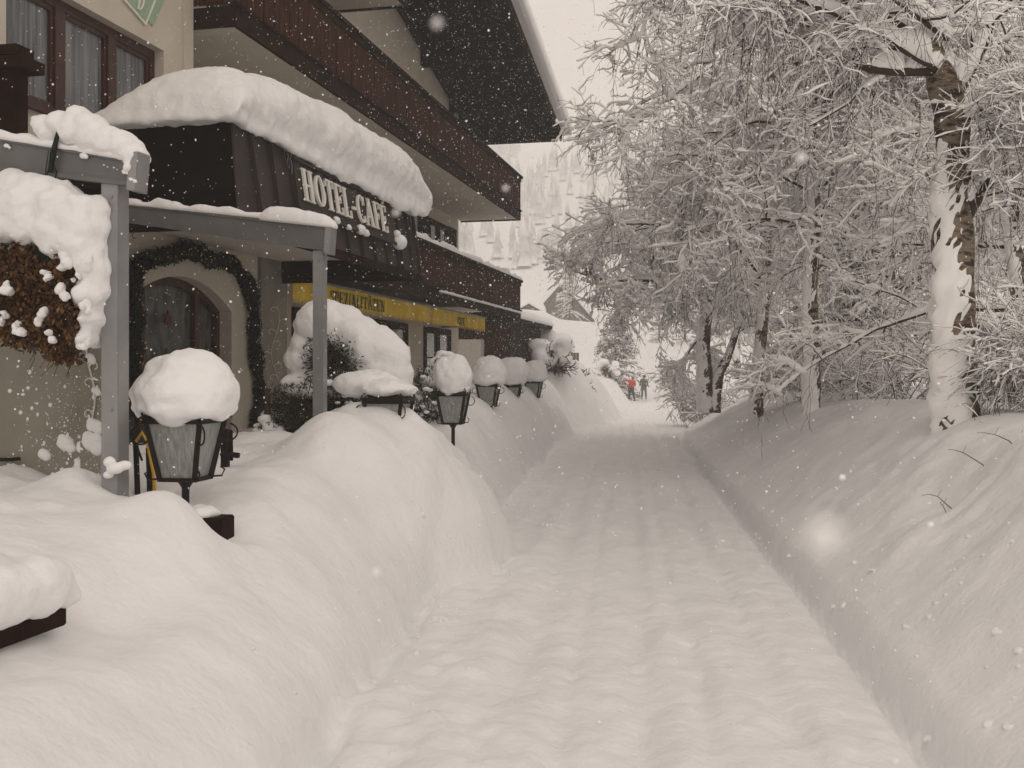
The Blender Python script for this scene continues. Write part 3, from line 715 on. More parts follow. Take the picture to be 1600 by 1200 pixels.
# snow piled on the porch roof
def porch_snow():
    ny = 110; ns = 34; V_ = np.zeros((ny, ns, 3))
    for i in range(ny):
        u = i/(ny-1); uu = u
        y = BY0-.05+(BY1-BY0+.22)*(u*.85+.15*(1-math.cos(u*math.pi))/2)
        d0 = (y-(BY0-.05)); d1 = (BY1+.17-y)
        e = min(1, (max(0, 1-(1-min(1, d0/.45))**2))**.5)*min(1, (max(0, 1-(1-min(1, d1/.55))**2))**.5)
        e = max(e, .02)
        th = np.interp(y, [8.1,8.6,9.3,10.2,11.5,12.6,13.6], [.52,.56,.66,.74,.76,.72,.62])*(1+.05*float(vn(y*.8, 2.2, seed=61)))
        back = np.interp(y, [8.1,9,10.5,13.5], [-5.75,-5.95,-6.13,-6.13])
        thb = np.interp(y, [8.1,9,10.5,13.5], [.0,.08,.25,.3])   # thickness against the wall
        xf_ = BX-ins+.16+np.interp(y, [8.1,8.8,10,13.4], [.0,.03,.07,.12])
        lip = np.interp(y, [8.1,8.7,9.3,10,12.6,13.6], [.0,.02,.05,.05,.10,.14])*(1+.8*float(fbm(y*2.0, 9.1, seed=63, octv=5)))
        zb = BZ1
        pts = []
        # top from back to crown to front nose
        n1 = 22
        for k in range(n1):
            t = k/(n1-1)
            if t < .62:
                s2 = t/.62; xx = back+(xf_-.50-back)*s2; hh = thb+(th-thb)*(1-(1-s2)**1.8)
            else:
                a = (t-.62)/.38*(math.pi/2+.5); xx = xf_-.50+.50*math.sin(a); hh = th*.42+th*.58*math.cos(a)
            pts.append((xx, y, zb+hh*e))
        # nose down to the lip
        lx, lz = xf_-.02, -lip
        x_, _, z_ = pts[-1]
        for k in range(1, 5):
            t = k/5; pts.append((x_+(lx-.02-x_)*t*t, y, z_+(zb-lip*e-z_)*t))
        pts.append((lx-.07, y, zb-lip*e-.02)); pts.append((BX-ins-.0+.06, y, zb-lip*e*.7))
        pts.append((BX-ins+.03, y, zb-.01))
        while len(pts) < ns: 
            t = (len(pts)-n1-6)/(ns-n1-6); pts.append((BX-ins+.03+(back-(BX-ins+.03))*t, y, zb-.015))
        V_[i] = np.array(pts[:ns])
    V2 = V_.reshape(-1, 3).copy()
    lumps = .07*fbm(V2[:,0]*1.6, V2[:,1]*1.6, V2[:,2]*1.6, seed=65)+.02*fbm(V2[:,0]*8, V2[:,1]*8, V2[:,2]*8, seed=66)
    above = (V2[:,2] > BZ1+.02) | (V2[:,0] > BX-ins+.08)
    V2[:,0] += np.where(above, lumps, 0); V2[:,2] += np.where(above, lumps*.7, 0)
    idx_ = np.arange(ny*ns).reshape(ny, ns)
    F_ = [(int(idx_[i,k]), int(idx_[i,(k+1)%ns]), int(idx_[i+1,(k+1)%ns]), int(idx_[i+1,k])) for i in range(ny-1) for k in range(ns)]
    F_.append(tuple(int(v) for v in idx_[0])); F_.append(tuple(int(v) for v in idx_[-1]))
    me = bpy.data.meshes.new('porch_snow'); me.from_pydata([tuple(v) for v in V2], [], F_); me.update()
    bm = bmesh.new(); bm.from_mesh(me); bmesh.ops.recalc_face_normals(bm, faces=bm.faces); bm.to_mesh(me); bm.free()
    o = link('porch_snow', me, M['snow'], None, smooth=True)
    md = o.modifiers.new('rm', 'REMESH'); md.mode = 'VOXEL'; md.voxel_size = .026; md.use_smooth_shade = True; md = o.modifiers.new('sm', 'SMOOTH'); md.iterations = 8
    tx = bpy.data.textures.new('pn', 'CLOUDS'); tx.noise_scale = .13; tx.noise_depth = 4
    dm_ = o.modifiers.new('d', 'DISPLACE'); dm_.texture = tx; dm_.strength = .05; dm_.mid_level = .5
    return to_hotel(o, por)
porch_snow()

# yellow awnings
def awning(y0, y1, text, ty, parent=None, th=.24):
    xo, xi = -6.1, XW+.02; zo = 2.96; zv = 2.70
    a = HB(); n = 24
    a.hexa([(xi,y0,3.20),(xi,y1,3.20),(xo,y1,zo),(xo,y0,zo)], [(xi,y0,3.22),(xi,y1,3.22),(xo,y1,zo+.02),(xo,y0,zo+.02)])
    aw = a.build('awning', M['stripe'])
    v = HB(); k = 0; y = y0; st_ = .11
    sag = lambda yy: .012*math.sin(yy*5.1)+.01*math.sin(yy*13)
    while y < y1-.01:      # scalloped valance
        yb = min(y+st_, y1); ym = (y+yb)/2
        xa, xb2, xm = xo+sag(y), xo+sag(yb), xo+sag(ym)
        v.add([(xa,y,zo),(xb2,yb,zo),(xb2,yb,zv-.0),(xm,ym,zv-.085),(xa,y,zv)], [(0,1,2,3,4)])
        v.add([(xa-.006,y,zo),(xb2-.006,yb,zo),(xb2-.006,yb,zv-.0),(xm-.006,ym,zv-.085),(xa-.006,y,zv)], [(4,3,2,1,0)])
        y = yb
    v.build('valance', M['yellow'], aw)
    e = HB(); e.bar((xo+.02,y0-.02,zo+.012), (xo+.02,y1+.02,zo+.012), .04, .035); e.build('front_bar', M['alu'], aw)
    if text:
        letters(text[0], Vector((xo+.02, ty, zv-.005))-HO, (0,1,0), (0,0,1), (1,0,0), text[1], text[2], .006, M['lettext'], aw, acc=text[3], gap=.11)
awning(13.65, 20.35, ('SPEZIALITATEN', .20, 1.5, {9:'a'}), 15.0)
awning(20.42, 24.85, ('CAFE', .17, 1.3, {}), 22.3)
# wall lamp / bracket at awning end
q = HB(); q.box(XW, -6.25, 24.9, 24.95, 2.75, 2.79); q.box(-6.32,-6.22,24.86,24.98,2.62,2.78); q.build('awning_bracket', M['alu_dark'])

# top-left timber post and cap of the stair balcony
q = HB()
pA = P(22, 7.0, z=0)
q.box(pA.x-1.6, pA.x-.02, pA.y, pA.y+.12, EYE+(HORIZ-215)/F_PX*7.0, EYE+(HORIZ-112)/F_PX*7.0)
q.box(pA.x-.10, pA.x+.0, pA.y-.02, pA.y+.14, EYE+(HORIZ-260)/F_PX*7.0, EYE+(HORIZ-108)/F_PX*7.0)
q.box(pA.x-1.6, pA.x+.10, pA.y-.06, pA.y+.18, EYE+(HORIZ-108)/F_PX*7.0, EYE+(HORIZ-90)/F_PX*7.0)
q.box(pA.x-1.6, pA.x+.04, pA.y-.03, pA.y+.15, EYE+(HORIZ-86)/F_PX*7.0, EYE+(HORIZ-70)/F_PX*7.0)
q.build('stair_parapet', M['wood_dark'])

# ------------------------------------------------------------------ entrance canopy of grey metal: posts, rafters, end plates
can = empty('metal_canopy', (-3.3, 5.1, 0), 0, 'grey metal entrance canopy frame on two square posts with snow along its beams', 'canopy')
CO = Vector((-3.3, 5.1, 0))
class CB(MB):
    def build(s, name, mat_, parent=None, **k):
        o = MB.build(s, name, mat_, None, **k)
        for v in o.data.vertices: v.co -= CO
        o.parent = parent if parent is not None else can
        return o
def rafter(D, pxpost, pw, pyt, end_px, top_l, top_r, bot_l, bot_r, px_l, yrot=0):
    pp = P(pxpost, D, py=pyt)
    p = CB(); p.box(pp.x-pw/2, pp.x+pw/2, pp.y-pw/2, pp.y+pw/2, 0, pp.z)
    for zz in (pp.z-.08, 1.45): p.tube([(pp.x+.01, pp.y-pw/2-.006, zz), (pp.x+.01, pp.y-pw/2+.002, zz)], .012, 8)
    p.build('post', M['alu'], bevel=.004)
    # rafter as a deep beam running from wall side (left) to beyond the post
    yb = pp.y-pw/2-.012
    def at(px, py):      # point in the vertical plane y=yb
        d = Rv*((px-800)/F_PX)+Fv; s_ = yb/d.y; return Vector((d.x*s_, yb, EYE-(py-HORIZ)/F_PX*s_))
    TL, TR, BL, BR = at(px_l, top_l), at(end_px, top_r), at(px_l, bot_l), at(end_px, bot_r)
    def ext(a, b, x): t = (x-b.x)/(a.x-b.x); return b+(a-b)*t
    xw = XF
    TL2, BL2 = ext(TL, TR, xw), ext(BL, BR, xw)
    b_ = CB(); dv = Vector((0,.05,0))
    b_.hexa([BL2, BR, TR, TL2], [BL2+dv, BR+dv, TR+dv, TL2+dv])
    lip = Vector((0,-.012,0)); h = Vector((0,0,.025))
    b_.hexa([BL2+lip, BR+lip, BR+lip+h, BL2+lip+h], [BL2-dv*.0, BR, BR+h, BL2+h])
    b_.hexa([TL2+lip-h, TR+lip-h, TR+lip, TL2+lip], [TL2-h, TR-h, TR, TL2])
    b_.build('beam', M['alu_dark'])
    # end plate / gutter running along the street side
    return pp, TL2, TR, BL2, BR, yb
pp1, tl1, tr1, bl1, br1, yb1 = rafter(5.7, 180, .104, 288, 205, 213, 247, 266, 291, 0)
pp2, tl2, tr2, bl2, br2, yb2 = rafter(8.55, 500, .09, 392, 510, 318, 352, 348, 392, 200)
# gutter end plates
for (tr_, br_, yb) in ((tr1, br1, yb1), (tr2, br2, yb2)):
    e = CB(); a = Vector((.06, 0, -.0))
    e.hexa([br_+Vector((-.02,-.02,-.02)), br_+Vector((.035,-.02,-.03)), tr_+Vector((.055,-.02,.03)), tr_+Vector((0,-.02,.03))],
           [br_+Vector((-.02,.10,-.02)), br_+Vector((.035,.10,-.03)), tr_+Vector((.055,.10,.03)), tr_+Vector((0,.10,.03))])
    e.build('end_plate', M['alu'], bevel=.004)
# dark felt roof strips between rafters at wall side
o = strip_snow('beam_snow', tl2+Vector((0,.02,-.005)), tr2+Vector((.05,.02,.01)), .11, .045, None, 21, 160, 1.1)
def to_can(o):
    for v in o.data.vertices: v.co -= CO
    o.parent = can; return o
to_can(o)
b2d = (tr2-tl2)
to_can(strip_snow('beam_snow', tl2+b2d*.80+Vector((0,.02,0)), tl2+b2d*1.02+Vector((.02,.02,0)), .16, .10, None, 23, 60, .5))
to_can(strip_snow('beam_snow', tl1+Vector((0,.02,-.005)), tr1+Vector((.0,.02,.0)), .10, .03, None, 27, 120, .9))
def pat(px, py, y):       # point in plane Y=y
    d = Rv*((px-800)/F_PX)+Fv; s_ = y/d.y; return Vector((d.x*s_, y, EYE-(py-HORIZ)/F_PX*s_))
balls = []
for px, py, r_ in ((75,200,22),(100,195,24),(125,182,17),(120,205,30),(150,215,30),(175,225,28),(200,235,24),(212,245,17),(212,265,12),(85,215,16),(140,195,20),(195,218,15),(66,190,8)):
    balls.append((pat(px, py, yb1+.06)-CO, (r_/F_PX*5.6, .09+r_*.0015, r_/F_PX*5.6)))
blob('beam_snow', balls, M['snow'], can, .012, 2, .022, 9, 71)
# splats stuck to the beam face
rnd = random.Random(3)
for px, py, r_ in ((130,243,7),(140,238,4),(10,228,5),(195,268,7),(205,280,8),(163,258,3),(178,262,3)):
    blob('snow_splat', [((0,0,0),(r_/F_PX*5.6,.012,r_/F_PX*4.0)),((.02,0,-.01),(r_/F_PX*3,.01,r_/F_PX*3))], M['snow'], can, .006, 1, .006, 30, int(px), loc=pat(px, py, yb1-.012)-CO)
# green clip with cord on the near beam
q = CB(); a = pat(78,292,yb1-.03); 
q.tube([pat(78,270,yb1-.03), pat(83,240,yb1-.035), pat(92,202,yb1-.03)], [.012,.016,.010], 6)
q.tube([pat(76,235,yb1-.03), pat(72,262,yb1-.02), pat(70,292,yb1-.02)], .003, 4)
q.tube([pat(82,250,yb1-.03), pat(88,268,yb1-.02), pat(84,296,yb1-.02)], .003, 4)
q.build('clip', M['needle'])
q = CB(); pts = [pat(208,350,yb2-.01), pat(212,358,yb2-.01), pat(206,368,yb2-.01), pat(209,373,yb2-.01), pat(213,371,yb2-.01)]
q.tube(pts, .0035, 5); q.build('hook', M['iron'])
# snow stuck to foot of near post
blob('post_snow', [(pat(172,722,yb1)-CO,(.035,.03,.03)),(pat(180,732,yb1-.02)-CO,(.045,.04,.03)),(pat(195,727,yb1)-CO,(.04,.03,.022)),(pat(170,742,yb1)-CO,(.03,.03,.02))], M['snow'], can, .010, 2, .012, 12, 4)

# ------------------------------------------------------------------ porch side wall with wind-driven snow
yw = 5.6
pw0 = pat(163, 600, yw)
sw = empty('porch_side_wall', (pw0.x, yw, 0), 0, 'grey-green plastered porch side wall behind the hanging basket, spattered with snow', 'wall')
mb = MB(); mb.box(-.16, 0, 0, .10, 0, 2.50); mb.build('pilaster', M['plaster_grey'], sw)
mb = MB(); mb.box(-3.0, -.162, .03, .10, 0, 2.48); mb.build('wall_panel', M['plaster_grey'], sw)
sp_ = MB(); rnd = random.Random(11)
bm = bmesh.new()
for k in range(480):
    u = rnd.random()**.8; px = 160-155*u*rnd.random()**.6; py = 560+240*rnd.random()**.75
    r_ = rnd.choice((.003,.004,.005,.007,.009,.014)) if rnd.random() < .5 else .0035
    p = pat(px, py, yw+(0 if px > 132 else .03))
    mt = Matrix.Translation(Vector((p.x-pw0.x, p.y-yw-.002, p.z))) @ Matrix.Diagonal((r_*rnd.uniform(.7,1.3), r_*.45, r_*rnd.uniform(.7,1.5), 1))
    bmesh.ops.create_icosphere(bm, subdivisions=1, radius=1, matrix=mt)
me = bpy.data.meshes.new('snow_spatter'); bm.to_mesh(me); bm.free(); link('snow_spatter', me, M['snow'], sw, True)
for px, py, r_ in ((103,692,16),(130,700,11),(100,760,14),(126,728,13),(70,710,10),(24,735,12),(150,610,9),(145,690,20),(148,665,14),(60,785,12),(142,560,8)):
    p = pat(px, py, yw+(0 if px > 132 else .03)); a = r_/F_PX*6.2
    blob('snow_patch', [((0,0,0),(a,.03,a*.8)),((a*.5,0,-a*.5),(a*.7,.025,a*.6)),((-a*.4,0,a*.5),(a*.5,.02,a*.5))], M['snow'], sw, .010, 2, .012, 12, int(px+py), loc=(p.x-pw0.x, p.y-yw, p.z))
q = MB(); a = pat(0,718,yw-.05); q.tube([(a.x-pw0.x-.2, -.05, a.z), (a.x-pw0.x+.085, -.05, a.z)], .012, 8); q.tube([(a.x-pw0.x+.07, -.05, a.z),(a.x-pw0.x+.07, .05, a.z)], .012, 8); q.build('handle', M['iron'], sw)
sc = MB(); scroll(sc, -.008, 0, .13, 1.35, 2.2, 8, perp=-.15); sc.build('scroll_ornament', M['scroll'], sw)

# ------------------------------------------------------------------ leaf-sized faces helper
def leaf_cloud(name, pts, size, mt, parent=None, seed=0, aspect=2.6, droop=0, two=True):
    rg = np.random.default_rng(seed); pts = np.asarray(pts); n = len(pts)
    d = rg.normal(size=(n, 3)); d[:,2] -= droop; d /= np.linalg.norm(d, axis=1)[:,None]
    e = np.cross(d, rg.normal(size=(n, 3))); e /= np.linalg.norm(e, axis=1)[:,None]+1e-9
    s = size*rg.uniform(.6, 1.4, n)[:,None]
    a = pts-d*s*.5; b_ = pts+d*s*.5; m1 = pts+e*s/aspect*.5; m2 = pts-e*s/aspect*.5
    V_ = np.stack([a, m1, b_, m2], 1).reshape(-1, 3); F_ = np.arange(n*4).reshape(n, 4)
    me = np_mesh(name, V_, F_)
    return link(name, me, M[mt], parent)

# hanging basket
hb = empty('hanging_basket', pat(80, 330, 5.05), 0, 'hanging basket of dried brown flowers under a thick snow cap, below the near beam', 'hanging basket')
ho = hb.location
rg = np.random.default_rng(5)
yb_ = 5.05
def disc(px, py, rpx, n, ry=.16):
    c = np.array(pat(px, py, yb_)-ho); r_ = rpx/F_PX*5.5
    q = rg.normal(size=(n, 3)); q /= np.linalg.norm(q, axis=1)[:,None]; q *= rg.random((n,1))**.4
    return c+q*np.array([r_, ry, r_])
pts = np.concatenate([disc(25,420,48,1500), disc(70,440,50,1700), disc(110,440,40,1100), disc(30,480,42,1300), disc(75,500,45,1500), disc(118,490,34,900), disc(95,540,28,700), disc(130,525,22,400), disc(20,525,20,350), disc(60,400,40,700), disc(5,455,45,900), disc(118,400,26,400), disc(50,540,14,120), disc(105,562,12,120)])
leaf_cloud('dried_leaves', pts[::2], .034, 'dry', hb, 1, 2.0, .8)
leaf_cloud('dried_flowers', pts[1::2], .030, 'dry_l', hb, 2, 1.8, .8)
q = MB()
rnd = random.Random(8)
for k in range(70):
    a = Vector(pts[rnd.randrange(len(pts))]); q.tube([a, a+Vector((rnd.uniform(-.03,.03), rnd.uniform(-.03,.03), -.06)), a+Vector((rnd.uniform(-.05,.05), rnd.uniform(-.05,.05), -.14))], .002, 3)
q.build('stems', M['twig'], hb)
q = MB(); q.tube([(0,.02,-.34),(0,.02,-.20)], [.08,.12], 16)
for a in range(3): q.tube([(.11*math.cos(a*2.1), .11*math.sin(a*2.1), -.20),(0,0,.3)], .003, 4)
q.build('pot', M['needle'], hb)
balls = []
for px, py, r_ in ((20,320,42),(60,318,42),(100,325,40),(135,350,34),(20,350,34),(60,350,34),(95,360,34),(130,385,32),(140,330,28),(150,420,18),(148,460,20),(150,500,17),(70,295,20),(75,288,14),(30,300,25),(100,395,16),(85,385,14),(150,390,18),(5,330,40),(150,360,18),(155,440,12),(140,530,10)):
    balls.append((pat(px, py, yb_)-ho, (r_/F_PX*5.5, .13+r_*.0012, r_/F_PX*5.5)))
blob('snow_cap', [(c_, tuple(q*1.18 for q in r_)) for c_, r_ in balls], M['snow'], hb, .016, 22, .07, 5, 81)
balls = []
for px, py, r_ in ((100,410,12),(105,440,13),(98,455,10),(128,445,11),(120,430,9),(22,425,9),(10,452,11),(12,505,12),(28,515,8),(93,482,9),(66,495,9),(60,480,7),(135,480,10),(138,505,10),(75,430,8),(45,470,6),(132,540,8),(5,495,13),(80,525,5),(133,410,12)):
    balls.append((pat(px, py, yb_-.14)-ho, (r_/F_PX*5.3, .035, r_/F_PX*5.3)))
blob('snow_clumps', [(tuple(Vector(c_)+Vector((.02*math.sin(k*7+i*2.1),0,.025*math.cos(k*5+i*1.7)))), (r_[0]*(.5+.35*math.sin(k+i)),.03,r_[2]*(.6+.3*math.cos(k*3+i)))) for k,(c_, r_) in enumerate(balls) for i in range(3) if k % 2 == 0 or k > 15], M['snow'], hb, .007, 2, .03, 20, 82)

# ------------------------------------------------------------------ garland round the arch
gl = empty('garland', (XF+.1, 10.8, 0), 0, 'dark green fir garland framing the arched window under the porch', 'garland')
def onf(px, py, off=.08):
    d = (Rv*((px-800)/F_PX)+Fv); s_ = (XF+off)/d.x; return Vector((XF+off, d.y*s_, EYE-(py-HORIZ)/F_PX*s_))
path = [(207,640),(210,590),(209,540),(212,490),(208,445),(218,412),(245,402),(270,398),(290,390),(312,398),(335,410),(352,405),(370,420),(385,438),(393,462),(398,495),(396,530),(400,560),(405,595),(408,625),(402,650),(398,672)]
P3 = [onf(*p) for p in path]; pts = []
rg = np.random.default_rng(9)
for a, b_ in zip(P3[:-1], P3[1:]):
    n = int((b_-a).length*3800)
    t = rg.random((n,1)); c = np.array(a)*(1-t)+np.array(b_)*t
    q = rg.normal(size=(n,3)); q /= np.linalg.norm(q, axis=1)[:,None]; 
    rr = .085*(1+.35*np.sin(c[:,1:2]*23+c[:,2:3]*19)); pts.append(c+q*rr*rg.random((n,1))**.33)
pts = np.concatenate(pts+[np.array(onf(290,388))+rg.normal(size=(250,3))*.045, np.array(onf(312,392))+rg.normal(size=(250,3))*.045]); leaf_cloud('fir_sprigs', pts-np.array(gl.location), .06, 'needle', gl, 5, 4)
q = MB(); q.tube([p-gl.location for p in P3], .03, 6); q.build('garland_core', M['needle'], gl)
bm = bmesh.new()
for k in range(60):
    p = Vector(pts[int(rg.integers(len(pts)))])-gl.location; p.x = abs(p.x)*.3+.075
    bmesh.ops.create_icosphere(bm, subdivisions=1, radius=.009, matrix=Matrix.Translation(p))
me = bpy.data.meshes.new('garland_beads'); bm.to_mesh(me); bm.free(); link('garland_beads', me, M['hose'], gl, True)

# ------------------------------------------------------------------ lanterns
def build_lantern():
    r = empty('lantern_post')
    ht, hbm, H = .135, .085, .27           # half widths top / bottom, height
    g = MB(); e = .008
    g.hexa([(-hbm+e,-hbm+e,0),(hbm-e,-hbm+e,0),(hbm-e,hbm-e,0),(-hbm+e,hbm-e,0)], [(-ht+e,-ht+e,H),(ht-e,-ht+e,H),(ht-e,ht-e,H),(-ht+e,ht-e,H)])
    lan = g.build('lamp_glass', M['lamp_glass'], r)
    f = MB()
    for sx in (-1,1):
        for sy in (-1,1):
            f.bar((sx*hbm,sy*hbm,-.01), (sx*ht,sy*ht,H+.005), .020, .020)
    for (h_, z, w_) in ((ht,H+.0,.022),(hbm,-.004,.018)):
        for s_ in (-1,1):
            f.bar((-h_-.01,s_*h_,z), (h_+.01,s_*h_,z), .018, w_); f.bar((s_*h_,-h_+.009,z), (s_*h_,h_-.009,z), .018, w_)
    f.build('lamp_frame', M['iron'], r)
    rf_ = MB(); a = .165
    rf_.hexa([(-a,-a,H+.012),(a,-a,H+.012),(a,a,H+.012),(-a,a,H+.012)], [(-.06,-.06,H+.09),(.06,-.06,H+.09),(.06,.06,H+.09),(-.06,.06,H+.09)])
    rf_.tube([(0,0,H+.085),(0,0,H+.14)], [.03,.008], 8); rf_.build('lamp_roof', M['iron'], r)
    for sx in (-1,1):
        for sy in (-1,1):
            s_ = MB(); pts = []
            for k in range(12):
                t = k/11; a_ = t*math.pi*1.6; rr = .026; cx = ht+.02
                pts.append((sx*(cx+rr*math.sin(a_)), sy*(cx+rr*math.sin(a_)), H-.02-rr+rr*math.cos(a_)-(.05*t)))
            s_.tube(pts, .0045, 5)
            pts = [(sx*(hbm+.01), sy*(hbm+.01), .0), (sx*(hbm+.04), sy*(hbm+.04), -.0), (sx*(hbm+.05), sy*(hbm+.05), .03), (sx*(hbm+.035), sy*(hbm+.035), .045)]
            s_.tube(pts, .005, 5)
            s_.tube([(sx*(ht+.005), sy*(ht+.005), H), (sx*(ht+.01), sy*(ht+.01), H+.045), (sx*(ht-.005), sy*(ht-.005), H+.06)], .006, 5)
            s_.build('scroll_bracket', M['iron'], r)
    p = MB(); p.tube([(0,0,-.005),(0,0,-.03),(0,0,-.05),(0,0,-.42)], [.05,.03,.018,.018], 10); p.build('pole', M['iron'], r)
    q = MB(); q.box(-.075, .075, -.075, .075, -1.3, -.20); q.build('timber_post', M['wood_dark'], r, bevel=.006)
    return r
lan0 = build_lantern()

def cap(kind, seed):
    rnd = random.Random(seed)
    if kind == 0:
        b_ = [((0,0,.40),(.268,.245,.135)),((0,0,.33),(.262,.24,.07)),((.03,.0,.50),(.17,.17,.11)),((.10,.0,.47),(.13,.15,.11)),((-.07,0,.50),(.12,.12,.09)),((.17,.0,.33),(.07,.1,.07)),((-.17,.02,.33),(.09,.12,.07)),((.0,-.13,.33),(.12,.08,.07))]
    elif kind == 1:
        b_ = [((0,0,.42),(.22,.22,.16)),((0,0,.33),(.21,.21,.08)),((.02,0,.52),(.16,.16,.12)),((-.08,.05,.35),(.12,.12,.08))]
    else:
        b_ = [((0,0,.45),(.21,.21,.18)),((0,0,.33),(.18,.18,.09)),((.03,0,.56),(.13,.13,.10)),((-.02,0,.50),(.19,.19,.14))]
    return b_
LP = [ (290,6.0,657,3,0,'nearest snow-capped lantern on a pole beside the near grey canopy post', 1.0, .035),
       (607,8.9,628,0,1,'lantern half buried behind the big snow heap, in front of the large snow-covered bush', 1.0, 0),
       (708,12.2,617,5,2,'snow-capped lantern on a dark timber post standing out of a hollow in the snow', 1.0, 0),
       (763,17.0,603,1,1,'leftmost snow-capped lantern of the far trio, just past the hollow', 1.22, 0),
       (800,20.0,604,7,2,'middle snow-capped lantern of the far trio on the left bank', 1.4, 0),
       (834,23.5,598,-3,1,'farthest and smallest snow-capped lantern, at the end of the left bank', 1.3, 0)]
for i, (px, D, pyt, rot, kd, lab, sc_, dx) in enumerate(LP):
    o = lan0 if i == 0 else copy_tree(lan0)
    SL = 1.2; z = EYE-(pyt-HORIZ)/F_PX*D-.27*SL
    p = P(px, D, z=z); o.location = p; o.rotation_euler.z = R(rot+YAW-12); o.scale = (SL,SL,SL)
    tag(o, lab, 'lantern', 'lanterns along the left snow bank')
    if i == 0:
        for ch in o.children:
            if ch.name.startswith('timber_post'): ch.location = ((P(328,5.8,z=0)-p).x/SL, (P(328,5.8,z=0)-p).y/SL, (.86-p.z)/SL+.20)
    else:
        for ch in o.children:
            if ch.name.startswith('timber_post'): ch.location = (0,0,0)
for i, (px, D, pyt, rot, kd, lab, sc_, dx) in enumerate(LP):
    o = [x for x in bpy.data.objects if x.get('label') == lab][0]
    if i == 1:
        bl = [((0,0,.36),(.22,.22,.07)),((-.2,.1,.40),(.25,.2,.10))]
    else: bl = [((c_[0]*sc_, c_[1]*sc_, c_[2]+(sc_-1)*.12), tuple(q*sc_ for q in r_)) for c_, r_ in cap(kd, i)]
    c_ = blob('snow_cap', bl, M['snow'], o, .013 if i < 3 else .022, 14, .035, 6, 90+i)
o1 = [x for x in bpy.data.objects if x.get('label') == LP[0][5]][0]
tpp = [ch for ch in o1.children if ch.name.startswith('timber_post')][0]
blob('post_snow', [((-.035,0,-.185),(.075,.085,.035)),((-.07,.02,-.20),(.07,.08,.05)),((-.08,-.07,-.25),(.05,.03,.06))], M['snow'], o1, .010, 3, .02, 12, 77).location = tpp.location
# small snow pat on the timber post of the third lantern
o3 = [x for x in bpy.data.objects if x.get('label') == LP[2][5]][0]
for ch in o3.children:
    if ch.name.startswith('timber_post'): ch.location = (.05,-.03,-.13)
blob('post_snow', [((.05,-.03,-.32),(.09,.09,.03)),((.08,-.05,-.30),(.05,.05,.035))], M['snow'], o3, .012, 2, .01, 12, 7)

# ------------------------------------------------------------------ snow-laden evergreens in front of the hotel
def bush(name, label, base, foliage, snowb, seed, leafn=9000, size=.05, cat='bush', mt='needle_b', voxel=.022, amp=.05):
    r = empty(name, base, 0, label, cat)
    rg = np.random.default_rng(seed); al = []
    for c_, rr in foliage:
        n = int(leafn*rr[0]*rr[2]/sum(q[1][0]*q[1][2] for q in foliage))
        q = rg.normal(size=(n,3)); q /= np.linalg.norm(q, axis=1)[:,None]; rad = rg.random((n,1))**.28
        q2 = q*rad*(1+.18*vn(q[:,0]*4+seed, q[:,1]*4, q[:,2]*4, seed=seed)[:,None]); al.append(np.array(c_)+q2*np.array(rr))
    al = np.concatenate(al)
    leaf_cloud('foliage', al, size, mt, r, seed, 5)
    q = MB(); q.tube([(0,0,-.6),(0,0,.5)], [.05,.03], 6); 
    rr_ = random.Random(seed)
    for k in range(40):
        a = Vector(al[rr_.randrange(len(al))]); q.tube([(a.x*.2,a.y*.2,a.z-.25), a], [.012,.004], 4)
    q.build('stem', M['twig'], r)
    blob('snow_load', snowb, M['snow'], r, voxel, 3, amp, 4.5, seed)
    # loose clots sitting on the sprigs
    bm = bmesh.new()
    for k in range(60):
        a = Vector(al[rr_.randrange(len(al))]); s_ = rr_.uniform(.012,.045)
        bmesh.ops.create_icosphere(bm, subdivisions=2, radius=1, matrix=Matrix.Translation(a*1.02) @ Matrix.Diagonal((s_*1.3, s_, s_*.7, 1)))
    me = bpy.data.meshes.new('snow_clots'); bm.to_mesh(me); bm.free(); link('snow_clots', me, M['snow'], r, True)
    return r
def pxball(base, px, py, D, rx, rz=None, ry=None):
    rz = rz or rx; s_ = D/F_PX
    return (P(px, D, py=py)-base, (rx*s_, (ry or (rx+rz)/2)*s_, rz*s_))
# big bush (px 405..645)
D = 10.0; B0 = P(530, D, z=.9)
fol = [pxball(B0,530,560,D,62,50), pxball(B0,500,640,D,88,56), pxball(B0,560,640,D,70,52), pxball(B0,452,660,D,52,40), pxball(B0,515,545,D,50,44), pxball(B0,540,570,D,40,40,70), pxball(B0,525,665,D,70,40,75)]
sn = [pxball(B0,x,y,D,a,b_) for x,y,a,b_ in ((505,505,48,38),(540,520,55,35),(575,545,55,38),(605,560,42,36),(615,585,36,36),(610,625,34,26),(585,610,55,30),(480,540,30,26),(468,560,26,24),(500,590,38,16),(545,595,50,20),(460,598,26,14),(480,612,40,12),(520,618,40,12),(430,650,24,14),(440,668,18,10),(560,625,30,12),(475,650,12,7),(505,668,12,6),(588,570,44,34),(640,635,10,8),(505,482,34,16),(530,495,40,22))]
bush('snowy_bush', 'large rounded evergreen bush under a huge white snow load behind the far grey canopy post', B0, fol, sn, 31, 30000, .05)
D = 9.8; B1 = P(418, D, z=1.0)
bush('snowy_shrub', 'small dark evergreen sprig with snow clump beside the arch at the foot of the garland', B1, [pxball(B1,425,690,D,26,18)], [pxball(B1,415,655,D,14,9),pxball(B1,428,672,D,20,11),pxball(B1,412,688,D,10,8)], 33, 1500, .04, 'shrub')
D = 13.3; B2 = P(680, D, z=.9)
fol = [pxball(B2,672,600,D,26,30), pxball(B2,668,640,D,34,30), pxball(B2,690,580,D,18,28), pxball(B2,655,655,D,24,20)]
